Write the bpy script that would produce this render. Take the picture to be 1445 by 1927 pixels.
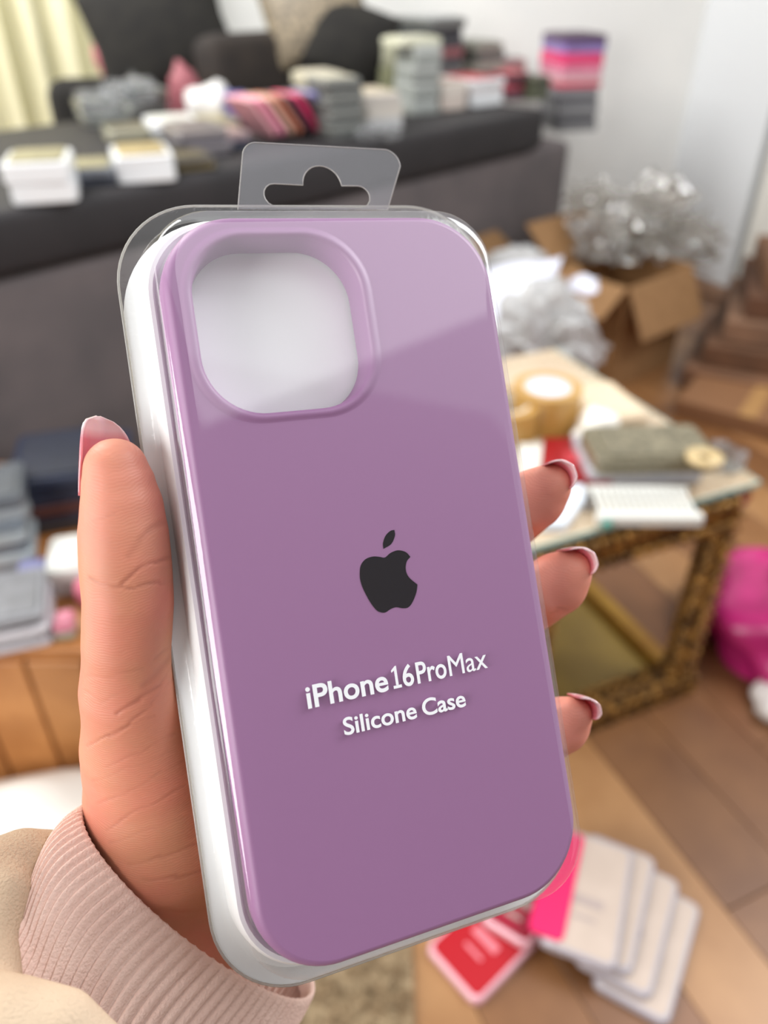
import bpy, bmesh, math, random
import numpy as np
from mathutils import Vector, Matrix
random.seed(7); np.random.seed(7)
for o in list(bpy.data.objects): bpy.data.objects.remove(o)
scn = bpy.context.scene
COL = scn.collection
# ---------------------------------------------------------------- camera
FPX = 1460.0; PITCH = math.radians(35.0); CAMZ = 1.0
cam_d = bpy.data.cameras.new('camera'); cam = bpy.data.objects.new('camera', cam_d); COL.objects.link(cam)
cam.location = (0, 0, CAMZ); cam.rotation_euler = (math.pi/2 - PITCH, 0, 0)
cam_d.sensor_fit = 'VERTICAL'; cam_d.sensor_height = 36.0; cam_d.lens = 36.0*FPX/1927.0
cam_d.clip_start = 0.01; cam_d.clip_end = 50
cam_d.dof.use_dof = True; cam_d.dof.focus_distance = 0.178
cam_d.dof.aperture_fstop = (cam_d.lens*1e-3)/0.0034
scn.camera = cam
CF = Vector((0, math.cos(PITCH), -math.sin(PITCH))); CU = Vector((0, math.sin(PITCH), math.cos(PITCH))); CR = Vector((1, 0, 0))
CO = Vector((0, 0, CAMZ))
# ---------------------------------------------------------------- world, lights, exposure
w = bpy.data.worlds.new('world'); scn.world = w; w.use_nodes = True
w.node_tree.nodes['Background'].inputs[0].default_value = (0.95, 0.98, 1.0, 1)
w.node_tree.nodes['Background'].inputs[1].default_value = 0.62
def area(name, loc, target, sx, sy, power, color=(1, 1, 1), roll=0):
    d = bpy.data.lights.new(name, 'AREA'); d.shape = 'RECTANGLE'; d.size = sx; d.size_y = sy
    d.energy = power; d.color = color
    o = bpy.data.objects.new(name, d); COL.objects.link(o); o.location = loc
    o.rotation_euler = ((Vector(target)-Vector(loc)).to_track_quat('-Z', 'Y').to_matrix() @ Matrix.Rotation(math.radians(roll), 3, 'Z')).to_euler()
    return o
area('window_light_left', (-1.4, -0.05, 0.9), (0, 0.16, 0.9), 0.6, 1.2, 10, (1.0, 0.98, 0.96))
area('streak_light_tall', (-1.1, -0.78, 1.25), (0, 0.16, 0.9), 0.80, 0.95, 21, (1.0, 0.99, 0.98))  # unseen lamp added for the bright streak on the cover's left edge
area('fill_light_side', (1.5, 0.9, 2.0), (0, 0.2, 0.8), 0.8, 1.2, 32, (0.97, 0.98, 1.0))  # unseen fill lamp, added to grade the case front and light the fingers
refl_l = area('reflection_lamp', (1.34, -0.23, 2.88), (0, 0, 0), 1.8, 1.14, 10, (0.97, 0.98, 1.0))   # unseen lamp added so its lower edge reflects across the clear cover
refl_l.rotation_euler = Matrix(((.707, -.51, .485), (.697, .606, -.378), (-.101, .608, .784))).to_euler()
area('curtain_light', (-1.7, 2.0, 2.5), (0.3, 3.0, 0.4), 1.8, 1.4, 80, (1.0, 0.985, 0.96))
scn.view_settings.view_transform = 'Standard'; scn.view_settings.look = 'None'
scn.view_settings.gamma = 1.0; scn.view_settings.exposure = 0.22
try: scn.view_settings.use_curve_mapping = False
except Exception: pass

# ---------------------------------------------------------------- helpers
def cw(X, Y, Z):                                   # millimetres right, up, ahead of the lens -> world metres
    return CO + CR*(X*1e-3) + CU*(Y*1e-3) + CF*(Z*1e-3)
def px(u, v, Z):                                   # direction through (u, v) at Z millimetres, as right/up/ahead millimetres
    return np.array([(u-722.5)/FPX*Z, -(v-963.5)/FPX*Z, Z])
def ray(u, v): return CF + CR*((u-722.5)/FPX) + CU*(-(v-963.5)/FPX)
def at(u, v, z=0.0):
    d = ray(u, v); return CO + d*((z-CAMZ)/d.z)
def aty(u, v, y):
    d = ray(u, v); return CO + d*(y/d.y)
def depth(p): return (Vector(p)-CO).dot(CF)

def lin(c):
    return tuple(((x/255)/12.92 if x/255 <= .04045 else ((x/255+.055)/1.055)**2.4) for x in c)
_m = {}
def pm(name, rgb, rough=0.5, metal=0.0, noise=None, bump=None, spec=None, sss=0, coat=0, rand=0, dist=None):
    if name in _m: return _m[name]
    m = bpy.data.materials.new(name); m.use_nodes = True; nt = m.node_tree; b = nt.nodes['Principled BSDF']
    c = lin(rgb)+(1,)
    b.inputs['Base Color'].default_value = c; b.inputs['Roughness'].default_value = rough; b.inputs['Metallic'].default_value = metal
    if spec is not None: b.inputs['Specular IOR Level'].default_value = spec
    if coat: b.inputs['Coat Weight'].default_value = coat
    if sss:
        b.inputs['Subsurface Weight'].default_value = sss; b.inputs['Subsurface Scale'].default_value = 0.004
        b.inputs['Subsurface Radius'].default_value = (1, .4, .25)
    tc = nt.nodes.new('ShaderNodeTexCoord')
    last = None
    if noise:
        n = nt.nodes.new('ShaderNodeTexNoise'); n.inputs['Scale'].default_value = noise[0]; n.inputs['Detail'].default_value = 4
        nt.links.new(tc.outputs['Object'], n.inputs['Vector'])
        r = nt.nodes.new('ShaderNodeValToRGB')
        c2 = lin(noise[1])+(1,) if len(noise) > 1 else c
        r.color_ramp.elements[0].color = c; r.color_ramp.elements[1].color = c2
        r.color_ramp.elements[0].position = .38; r.color_ramp.elements[1].position = .62
        nt.links.new(n.outputs['Fac'], r.inputs['Fac']); last = r.outputs['Color']
        nt.links.new(last, b.inputs['Base Color'])
    if rand:
        oi = nt.nodes.new('ShaderNodeObjectInfo'); hs = nt.nodes.new('ShaderNodeHueSaturation')
        mp = nt.nodes.new('ShaderNodeMapRange'); mp.inputs['To Min'].default_value = 1-rand; mp.inputs['To Max'].default_value = 1+rand
        nt.links.new(oi.outputs['Random'], mp.inputs['Value']); nt.links.new(mp.outputs['Result'], hs.inputs['Value'])
        if last: nt.links.new(last, hs.inputs['Color'])
        else: hs.inputs['Color'].default_value = c
        nt.links.new(hs.outputs['Color'], b.inputs['Base Color'])
    if bump:
        n = nt.nodes.new('ShaderNodeTexNoise'); n.inputs['Scale'].default_value = bump[0]; n.inputs['Detail'].default_value = 3
        nt.links.new(tc.outputs['Object'], n.inputs['Vector'])
        bp = nt.nodes.new('ShaderNodeBump'); bp.inputs['Strength'].default_value = bump[1]
        bp.inputs['Distance'].default_value = dist or 0.001
        nt.links.new(n.outputs['Fac'], bp.inputs['Height']); nt.links.new(bp.outputs['Normal'], b.inputs['Normal'])
    _m[name] = m; return m
def clear(name, tint=(255, 255, 255), rough=0.03, haze=0.0, bump=None, ior=1.45, f0=.05, fmax=.6):
    if name in _m: return _m[name]
    m = bpy.data.materials.new(name); m.use_nodes = True; nt = m.node_tree
    for n in list(nt.nodes):
        if n.type != 'OUTPUT_MATERIAL': nt.nodes.remove(n)
    out = [n for n in nt.nodes if n.type == 'OUTPUT_MATERIAL'][0]
    t = nt.nodes.new('ShaderNodeBsdfTransparent'); t.inputs['Color'].default_value = lin(tint)+(1,)
    g = nt.nodes.new('ShaderNodeBsdfGlossy'); g.inputs['Roughness'].default_value = rough
    ge = nt.nodes.new('ShaderNodeNewGeometry'); dt = nt.nodes.new('ShaderNodeVectorMath'); dt.operation = 'DOT_PRODUCT'
    nt.links.new(ge.outputs['Incoming'], dt.inputs[0]); nt.links.new(ge.outputs['Normal'], dt.inputs[1])
    def mth(op, a, b=None):
        q = nt.nodes.new('ShaderNodeMath'); q.operation = op
        for k, x in ((0, a), (1, b)):
            if x is None: continue
            if isinstance(x, (int, float)): q.inputs[k].default_value = x
            else: nt.links.new(x, q.inputs[k])
        return q.outputs[0]
    f5 = mth('POWER', mth('SUBTRACT', 1.0, mth('ABSOLUTE', dt.outputs['Value'])), 5.0)
    fac = mth('ADD', mth('MULTIPLY', f5, fmax), f0)
    mx = nt.nodes.new('ShaderNodeMixShader')
    base = t.outputs[0]
    if haze:
        d = nt.nodes.new('ShaderNodeBsdfDiffuse'); d.inputs['Color'].default_value = (.85, .85, .85, 1)
        h = nt.nodes.new('ShaderNodeMixShader'); h.inputs[0].default_value = haze
        nt.links.new(t.outputs[0], h.inputs[1]); nt.links.new(d.outputs[0], h.inputs[2]); base = h.outputs[0]
    nt.links.new(fac, mx.inputs[0]); nt.links.new(base, mx.inputs[1]); nt.links.new(g.outputs[0], mx.inputs[2])
    nt.links.new(mx.outputs[0], out.inputs['Surface'])
    if bump:
        tc = nt.nodes.new('ShaderNodeTexCoord')
        n = nt.nodes.new('ShaderNodeTexNoise'); n.inputs['Scale'].default_value = bump[0]; n.inputs['Detail'].default_value = 2
        nt.links.new(tc.outputs['Object'], n.inputs['Vector'])
        bp = nt.nodes.new('ShaderNodeBump'); bp.inputs['Strength'].default_value = bump[1]; bp.inputs['Distance'].default_value = bump[2] if len(bump) > 2 else .001
        nt.links.new(n.outputs['Fac'], bp.inputs['Height']); nt.links.new(bp.outputs['Normal'], g.inputs['Normal'])
    _m[name] = m; return m

def link(name, me, mat, parent=None, smooth=None):
    o = bpy.data.objects.new(name, me); COL.objects.link(o)
    if mat is not None:
        if len(me.materials) == 0: me.materials.append(mat)
    if smooth:
        for p in me.polygons: p.use_smooth = True
    if parent: o.parent = parent
    return o
def tag(o, label=None, cat=None, group=None, kind=None):
    if label: o['label'] = label
    if cat: o['category'] = cat
    if group: o['group'] = group
    if kind: o['kind'] = kind
    return o
def empty(name, loc=(0, 0, 0), rz=0, rot=None):
    o = bpy.data.objects.new(name, None); COL.objects.link(o); o.location = loc; o.rotation_euler = rot or (0, 0, rz)
    o.empty_display_size = .02
    return o
def bm_obj(name, bm, mat, parent=None, smooth=False):
    bmesh.ops.recalc_face_normals(bm, faces=bm.faces)
    me = bpy.data.meshes.new(name); bm.to_mesh(me); bm.free()
    return link(name, me, mat, parent, smooth)
def add_box(bm, c, s, bev=0, seg=2, M=None):
    r = bmesh.ops.create_cube(bm, size=1); vs = r['verts']
    for v in vs: v.co = Vector((v.co.x*s[0]+c[0], v.co.y*s[1]+c[1], v.co.z*s[2]+c[2]))
    if bev:
        es = list({e for v in vs for e in v.link_edges})
        r2 = bmesh.ops.bevel(bm, geom=es, offset=bev, segments=seg, affect='EDGES', profile=.5)
        vs = list({v for f in r2['faces'] for v in f.verts} | {v for v in vs if v.is_valid})
    if M is not None:
        for v in vs: v.co = M @ v.co
    return vs
def add_cyl(bm, c, r, h, n=24, r2=None):
    g = bmesh.ops.create_cone(bm, cap_ends=True, segments=n, radius1=r, radius2=r if r2 is None else r2, depth=h)
    for v in g['verts']: v.co += Vector(c)
    return g['verts']
def rrect(hx, hy, rt, n=10, cx=0, cy=0, rb=None):            # rounded rectangle outline, counter-clockwise
    P = []
    for k, (sx, sy) in enumerate([(1, 1), (-1, 1), (-1, -1), (1, -1)]):
        r = rt if sy > 0 or rb is None else rb
        for i in range(n+1):
            a = math.pi/2*(k + i/n)
            P.append((cx+sx*(hx-r)+r*math.cos(a), cy+sy*(hy-r)+r*math.sin(a)))
    return P
def loft(bm, rings, cap0=False, cap1=False, closed=False):
    V = [[bm.verts.new(p) for p in R] for R in rings]
    n = len(V[0]); L = len(V)
    for j in range(L if closed else L-1):
        A, B = V[j], V[(j+1) % L]
        for i in range(n):
            bm.faces.new((A[i], A[(i+1) % n], B[(i+1) % n], B[i]))
    if cap0: bm.faces.new(V[0])
    if cap1: bm.faces.new(list(reversed(V[-1])))
    return V
def subsurf(o, lv=1):
    m = o.modifiers.new('sub', 'SUBSURF'); m.levels = lv; m.render_levels = lv; return o
def shade(o):
    for p in o.data.polygons: p.use_smooth = True
    return o
def shade_auto(o, deg=35):
    me = o.data; me.polygons.foreach_set('use_smooth', [True]*len(me.polygons))
    bm = bmesh.new(); bm.from_mesh(me)
    for e in bm.edges:
        if len(e.link_faces) == 2 and e.calc_face_angle(0) > math.radians(deg): e.smooth = False
    bm.to_mesh(me); bm.free(); return o

# ---- signed-distance sculpting with surface nets (hand, sleeve, cushions)
class SDF:
    def __init__(s, lo, hi, h):
        s.lo = np.array(lo, float); s.h = h; s.n = np.ceil((np.array(hi)-s.lo)/h).astype(int)+1
        s.D = np.full(tuple(s.n), 50.0, np.float32)
        s.ax = [s.lo[i]+h*np.arange(s.n[i]) for i in range(3)]
    def block(s, lo, hi):
        a = np.clip(np.floor((np.array(lo)-s.lo)/s.h).astype(int), 0, s.n); b = np.clip(np.ceil((np.array(hi)-s.lo)/s.h).astype(int)+1, 0, s.n)
        sl = tuple(slice(a[i], b[i]) for i in range(3))
        X = s.ax[0][sl[0]][:, None, None]; Y = s.ax[1][sl[1]][None, :, None]; Z = s.ax[2][sl[2]][None, None, :]
        return sl, X, Y, Z
    def smin(s, sl, d, k):
        D = s.D[sl]
        hh = np.clip(.5+.5*(D-d)/k, 0, 1)
        s.D[sl] = D*(1-hh)+d*hh-k*hh*(1-hh)
    def cone(s, a, ra, b, rb, k=4.0):              # tapered capsule
        a = np.array(a, float); b = np.array(b, float); m = max(ra, rb)+3*k+2
        sl, X, Y, Z = s.block(np.minimum(a, b)-m, np.maximum(a, b)+m)
        ab = b-a; L2 = max((ab**2).sum(), 1e-6)
        t = np.clip(((X-a[0])*ab[0]+(Y-a[1])*ab[1]+(Z-a[2])*ab[2])/L2, 0, 1)
        d = np.sqrt((X-a[0]-t*ab[0])**2+(Y-a[1]-t*ab[1])**2+(Z-a[2]-t*ab[2])**2)-(ra+(rb-ra)*t)
        s.smin(sl, d, k)
    def chain(s, pts, k=4.0):
        P_ = np.array([p for p, r in pts]); m = max(r for p, r in pts)+3*k+2
        sl, X, Y, Z = s.block(P_.min(0)-m, P_.max(0)+m); d = None
        for (a, ra), (b, rb) in zip(pts[:-1], pts[1:]):
            a = np.array(a, float); ab = np.array(b, float)-a; L2 = max((ab**2).sum(), 1e-6)
            t = np.clip(((X-a[0])*ab[0]+(Y-a[1])*ab[1]+(Z-a[2])*ab[2])/L2, 0, 1)
            e = np.sqrt((X-a[0]-t*ab[0])**2+(Y-a[1]-t*ab[1])**2+(Z-a[2]-t*ab[2])**2)-(ra+(rb-ra)*t)
            d = e if d is None else np.minimum(d, e)
        s.smin(sl, d, k)
    def carve(s, fn, k=.6):
        sl, X, Y, Z = s.block(s.lo, s.lo+s.h*s.n)
        d = -fn(X, Y, Z); D = s.D
        hh = np.clip(.5-.5*(D-d)/k, 0, 1)
        s.D = (D*(1-hh)+d*hh+k*hh*(1-hh)).astype(np.float32)
    def mesh(s, xf, name):
        D = s.D; S = D < 0
        nx, ny, nz = D.shape
        cnt = np.zeros((nx-1, ny-1, nz-1), np.int32); acc = np.zeros((nx-1, ny-1, nz-1, 3), np.float32)
        sh = lambda A, o: A[o[0]:nx-1+o[0], o[1]:ny-1+o[1], o[2]:nz-1+o[2]]
        for ax in range(3):
            others = [i for i in range(3) if i != ax]
            for a in (0, 1):
                for b in (0, 1):
                    o0 = [0, 0, 0]; o0[others[0]] = a; o0[others[1]] = b; o1 = list(o0); o1[ax] = 1
                    d0 = sh(D, o0); d1 = sh(D, o1); c = (d0 < 0) != (d1 < 0)
                    with np.errstate(divide='ignore', invalid='ignore'): t = np.where(c, d0/(d0-d1), 0)
                    cnt += c
                    for i in range(3):
                        acc[..., i] += np.where(c, t if i == ax else o0[i], 0)
        act = cnt > 0; idx = -np.ones(act.shape, np.int64); idx[act] = np.arange(act.sum())
        ijk = np.argwhere(act); V = s.lo+s.h*(ijk+acc[act]/cnt[act][:, None])
        Q = []
        for ax in range(3):
            o1 = [0, 0, 0]; o1[ax] = 1; b, c = [i for i in range(3) if i != ax]
            A = S[:nx-1, :ny-1, :nz-1] if ax is None else None
            sl0 = [slice(1, -1)]*3; sl0[ax] = slice(0, -1); sl1 = [slice(1, -1)]*3; sl1[ax] = slice(1, None)
            cr = np.argwhere(S[tuple(sl0)] != S[tuple(sl1)])
            off = np.ones(3, int); off[ax] = 0; e = cr+off
            eb = np.zeros(3, int); eb[b] = 1; ec = np.zeros(3, int); ec[c] = 1
            g = lambda q: idx[q[:, 0], q[:, 1], q[:, 2]]
            Q.append(np.stack([g(e), g(e-eb), g(e-eb-ec), g(e-ec)], 1))
        Q = np.concatenate(Q)
        # orient with the gradient
        n = np.cross(V[Q[:, 1]]-V[Q[:, 0]], V[Q[:, 2]]-V[Q[:, 0]]); cpt = V[Q].mean(1)
        q = np.clip(((cpt-s.lo)/s.h).round().astype(int), 1, np.array(D.shape)-2)
        G = np.stack([D[q[:, 0]+1, q[:, 1], q[:, 2]]-D[q[:, 0]-1, q[:, 1], q[:, 2]], D[q[:, 0], q[:, 1]+1, q[:, 2]]-D[q[:, 0], q[:, 1]-1, q[:, 2]],
                      D[q[:, 0], q[:, 1], q[:, 2]+1]-D[q[:, 0], q[:, 1], q[:, 2]-1]], 1)
        fl = (n*G).sum(1) > 0                      # camera coordinates are left-handed: flip
        if xf != 'world': fl = ~fl
        Q[~fl] = Q[~fl][:, ::-1]
        return V, Q
def np_mesh(name, V, Q):
    me = bpy.data.meshes.new(name); me.from_pydata(V.tolist(), [], Q.tolist()); me.update(); return me
def cam2world(V):
    V = np.asarray(V)*1e-3
    return np.array(CO)[None]+V[:, :1]*np.array(CR)+V[:, 1:2]*np.array(CU)+V[:, 2:3]*np.array(CF)

# ================================================================= SETTING
A_ = Vector((-0.915, -0.404, 0)).normalized(); B_ = Vector((-0.404, 0.915, 0)).normalized()   # room axes
def quad_obj(name, pts, mat, thick=0.02):
    P_ = [Vector(p) for p in pts]; nn = (P_[1]-P_[0]).cross(P_[2]-P_[0]).normalized()
    if nn.dot(CO-P_[0]) < 0: nn = -nn
    bm = bmesh.new(); loft(bm, [P_, [p-nn*thick for p in P_]], True, True)
    return bm_obj(name, bm, mat)
floor_m = pm('floor_underlay', (96, 66, 44), .6)
fl = quad_obj('floor', [(-2.6, -1.2, -.012), (2.6, -1.2, -.012), (2.6, 3.4, -.012), (-2.6, 3.4, -.012)], floor_m, .04); fl['kind'] = 'structure'
plank_ms = [pm('laminate_%d' % i, c, .38, noise=(7, c2), rand=.07) for i, (c, c2) in enumerate([((150, 106, 66), (132, 90, 54)), ((122, 82, 48), (106, 68, 38)), ((162, 120, 78), (146, 104, 64)), ((112, 74, 44), (128, 86, 54))])]
PW, PL = .118, .98
pmesh = []
for m in plank_ms:
    bm = bmesh.new(); add_box(bm, (0, 0, -.006), (PW-.0012, PL-.0012, .012), .0008, 1)
    me = bpy.data.meshes.new('plank'); bm.to_mesh(me); bm.free(); me.materials.append(m); pmesh.append(me)
ang = math.atan2(B_.y, B_.x)-math.pi/2
cnt = 0
for i in range(-24, 25):
    for j in range(-6, 9):
        c = A_*(i*PW)+B_*((j+.37*(i*7 % 5)/2)*PL)+Vector((.3, 1.0, 0))
        if -2.1 < c.x < 2.1 and -.5 < c.y < 3.0 and cnt < 298:
            o = bpy.data.objects.new('plank', pmesh[(i*5+j*3+random.randint(0, 1)) % 4]); COL.objects.link(o)
            o.location = (c.x, c.y, 0); o.rotation_euler = (0, 0, ang); o.parent = fl; cnt += 1
wall_m = pm('wall_paint', (240, 240, 236), .7, noise=(3, (234, 235, 232)))
wb = quad_obj('wall_back', [(-2.6, 3.3, 0), (1.15, 3.3, 0), (1.15, 3.3, 2.3), (-2.6, 3.3, 2.3)], wall_m, .1); wb['kind'] = 'structure'
wr = quad_obj('wall_right', [(1.152, 3.3, 0), (1.31, 2.93, 0), (1.31, 2.93, 2.3), (1.152, 3.3, 2.3)], pm('wall_shaded', (218, 221, 223), .7), .1); wr['kind'] = 'structure'  # bluish shade past the corner is put into this wall's colour
bm = bmesh.new(); add_box(bm, (0, 0, 1.15), (.13, .05, 2.3), .012, 2); add_box(bm, (0, -.02, 1.15), (.07, .04, 2.3), .008, 2)
t1 = bm_obj('trim_1', bm, pm('trim_white', (222, 220, 212), .45)); t1.location = (1.385, 2.87, 0); t1.rotation_euler = (0, 0, -.5); t1['kind'] = 'structure'
bm = bmesh.new(); add_box(bm, (0, 0, 1.0), (.5, .04, 2.0), .005, 1)
for z in (.5, 1.45): add_box(bm, (0, -.022, z), (.32, .02, .7), .01, 1)
d1 = bm_obj('door_1', bm, pm('door_dark', (70, 58, 48), .5)); d1.location = (1.72, 2.78, 0); d1.rotation_euler = (0, 0, -.3); d1['kind'] = 'structure'
wr2 = quad_obj('wall_side', [(1.98, 2.75, 0), (2.6, 1.2, 0), (2.6, 1.2, 2.3), (1.98, 2.75, 2.3)], wall_m, .1); wr2['kind'] = 'structure'
wl = quad_obj('wall_left', [(-2.6, -1.2, 0), (-2.6, 3.3, 0), (-2.6, 3.3, 2.3), (-2.6, -1.2, 2.3)], wall_m, .1); wl['kind'] = 'structure'
wf = quad_obj('wall_front', [(-2.6, -1.2, 0), (2.6, -1.2, 0), (2.6, -1.2, 3.0), (-2.6, -1.2, 3.0)], pm('wall_brown', (92, 78, 74), .8), .1); wf['kind'] = 'structure'
bm = bmesh.new(); add_box(bm, (-.72, 3.288, .04), (3.74, .02, .08), .004, 1)
bb = bm_obj('baseboard_back', bm, pm('trim_white', (222, 220, 212), .45)); bb['kind'] = 'structure'

# curtain: pleated cloth hanging in front of the wall
bm = bmesh.new(); N = 260; rows = 14; G = []
for j in range(rows+1):
    z = 2.2*j/rows+.03; R = []
    for i in range(N+1):
        s = i/N; x = -2.48+1.80*s
        y = 3.17+.035*math.sin(s*95+.6*math.sin(s*11)+z*.3)+.012*math.sin(s*230+1)
        R.append(bm.verts.new((x+.02*math.sin(s*95*2)+.02*(1-z), y, z)))
    G.append(R)
for j in range(rows):
    for i in range(N): bm.faces.new((G[j][i], G[j][i+1], G[j+1][i+1], G[j+1][i]))
cur_m = pm('curtain_cloth', (232, 228, 196), .8, noise=(4, (222, 218, 184)))
cu = bm_obj('curtain', bm, cur_m, None, True)
cu.modifiers.new('thick', 'SOLIDIFY').thickness = .003
tag(cu, 'long cream pleated curtain hanging at the left of the white wall', 'curtain')

# ================================================================= DIVAN (ledge)
E1 = Vector((.69, .724, 0)); E2 = Vector((-.724, .69, 0)); P0 = Vector((-.654, 1.375, 0))
LZ = .66
div = empty('divan', P0); div.rotation_euler = (0, 0, math.atan2(E1.y, E1.x))
tag(div, 'long dark grey upholstered divan with black top band, covered in packages', 'sofa')
bm = bmesh.new(); add_box(bm, (.775, .41, .28), (2.15, .78, .54), .03, 3)
bd = bm_obj('body', bm, pm('grey_upholstery', (100, 92, 92), .85, noise=(6, (88, 82, 83)), bump=(220, .4)), div, True)
bm = bmesh.new(); add_box(bm, (.67, .41, .605), (1.96, .82, .11), .02, 3)
tb = bm_obj('top_panel', bm, pm('black_band', (38, 34, 36), .7, noise=(9, (32, 29, 31))), div, True); tb['label'] = 'black padded top band'
body_front_local = None

def divan_pt(u, v, z=LZ): return at(u, v, z)

# ---------------------------------------------------------------- package maker
ORD = ['bottom', 'second', 'third', 'fourth', 'fifth', 'sixth', 'seventh', 'eighth', 'ninth', 'tenth']
_pk = {}
def pack_mesh(kind, w, d, h):
    k = (kind, round(w, 3), round(d, 3), round(h, 3))
    if k in _pk: return _pk[k]
    bm = bmesh.new()
    if kind == 'shell':
        rings = [[(x, y, z) for x, y in rrect(w/2-o, d/2-o, min(w, d)*.12, 3)] for o, z in ((.002, 0), (0, .002), (0, h-.003), (.0025, h))]
        loft(bm, rings, True, True)
    elif kind == 'case':
        hh = min(.004, h*.2)
        rings = [[(x, y, z) for x, y in rrect(w/2-o, d/2-o, min(w, d)*.13, 3)] for o, z in ((0, 0), (0, hh*.6), (.0015, hh))]
        loft(bm, rings, True, True)
    bmesh.ops.recalc_face_normals(bm, faces=bm.faces)
    me = bpy.data.meshes.new(kind); bm.to_mesh(me); bm.free(); _pk[k] = me; return me
def pack(name, label, cat, loc, w, d, h, rz, shell_m, case_m, group=None, rot=None, cs=.82):
    e = empty(name, loc, rz, rot); tag(e, label, cat, group)
    me = pack_mesh('shell', w, d, h)
    def put(nm, me, mat, z):
        o = bpy.data.objects.new(nm, me.copy() if (len(me.materials) and me.materials[0] != mat) else me)
        if not len(o.data.materials): o.data.materials.append(mat)
        else: o.data.materials[0] = mat
        COL.objects.link(o); o.parent = e; o.location = (0, 0, z); return o
    put('shell', me, shell_m, 0); put('case', pack_mesh('case', w*cs, d*cs*1.04, h), case_m, h-.0003)
    return e
def M(c, rough=.35, n=None, clearish=False):
    return pm('card_%02x%02x%02x_%d' % (c[0], c[1], c[2], int(rough*100)), c, rough, noise=(40, tuple(int(x*.86) for x in c)) if n else None, coat=.3 if clearish else 0)
AN = math.atan2(E1.y, E1.x)
def stack(u, v, wpx, hpx, cols, tops, where, z=LZ, rz=None, name='case_package', cat='package', dep=None, noun='boxed phone case', group=True, jit=.006, loc=None):
    """cols: colours bottom to top; tops: card colour(s)"""
    p = loc or at(u, v, z); Z = depth(p); w = wpx*Z/FPX; n = len(cols); h = hpx*Z/FPX/n*.93
    d = dep or w*1.25
    rz = AN+math.pi*0 if rz is None else rz
    f = Vector((-math.sin(rz), math.cos(rz), 0)); 
    for i, c in enumerate(cols):
        t = tops[i % len(tops)]
        j = Vector((random.uniform(-jit, jit), random.uniform(-jit, jit), 0))
        lab = ('%s %s, %s in the %s' % (CN(c), noun, ('bottom' if i == 0 else 'topmost' if i == n-1 else ORD[i]+' up'), where)) if n > 1 else '%s %s, %s' % (CN(c), noun, where)
        pack(name, lab, cat, p+f*(d*.5)+j+Vector((0, 0, .0005+i*h)), w, d, h*.97, rz+random.uniform(-.05, .05), M(c, .3), M(t, .4, True), ('packages in the '+where) if n > 1 else None)
    return p, p.z+n*h+.001
_cn = {}
def CN(c):
    r, g, b = c; mx, mn = max(c), min(c)
    if mx-mn < 22:
        if mx > 205: return 'white'
        if mx > 140: return 'light grey'
        if mx > 80: return 'grey'
        return 'near-black'
    if r == mx:
        if b > g+15: return 'hot pink' if mx > 180 and mn < 110 else ('pink' if mx > 150 else 'dark plum')
        if mn < 100 and g < 100: return 'red' if mx > 120 else 'dark brown'
        if b > g-25 and mx > 180: return 'pale pink'
        return 'beige' if mx > 150 else ('olive brown' if g > r*.8 else 'brown')
    if b == mx: return 'lilac' if mx > 140 else 'dark blue'
    return 'pale green' if mx > 140 else 'dark green'
white = (232, 234, 236); olive = (150, 142, 112); lgrey = (176, 178, 178); dgrey = (92, 92, 96); cream = (214, 206, 186)
stack(78, 385, 118, 78, [white, white], [cream, olive], 'stack at the near end of the divan', rz=AN-.55)
stack(180, 352, 92, 34, [(70, 74, 84), (120, 124, 132)], [dgrey, olive], 'pair between two white boxed stacks', rz=AN-.5)
stack(285, 343, 108, 50, [white, white], [cream, (176, 156, 112)], 'gold-topped white pair on the divan edge', rz=AN-.45)
stack(375, 322, 78, 24, [(120, 106, 70), (88, 84, 80)], [dgrey, (90, 80, 60)], 'thin pair beyond the gold-topped white boxes', rz=AN-.3)
stack(392, 296, 100, 50, [(104, 100, 104), (130, 124, 128), (96, 92, 98), (140, 132, 130)], [dgrey, dgrey, dgrey, (120, 112, 110)], 'grey stack just before the hang tab', rz=AN-.3)
stack(448, 282, 70, 30, [(66, 72, 90), (150, 130, 134)], [dgrey, (186, 160, 150)], 'low pair touching the hang tab corner', rz=AN-.2)
stack(335, 262, 92, 30, [(196, 200, 200), white], [lgrey, (224, 224, 216)], 'white middle-row pair on the divan', rz=AN-.4)
stack(420, 250, 80, 20, [(168, 160, 136)], [(168, 158, 126)], 'lying flat behind the grey stack', rz=AN-.3)
stack(245, 265, 84, 18, [(140, 136, 116), (158, 156, 140)], [olive, (132, 124, 104)], 'lying flat behind the white boxes', rz=AN-.4)
stack(208, 240, 80, 45, [(112, 114, 110), (150, 154, 152), (104, 104, 98)], [dgrey, dgrey, (120, 122, 116)], 'stack before the black chair back', rz=AN-.3)
stack(285, 218, 80, 45, [(128, 130, 126), (162, 166, 164), (120, 120, 112)], [dgrey, dgrey, (146, 148, 142)], 'stack between chair back and red packet', rz=AN-.3)
stack(345, 212, 62, 22, [(176, 40, 54)], [(196, 48, 60)], 'in front of the white bag', rz=AN-.2, noun='flat packet', name='flat_packet', cat='packet')
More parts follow.
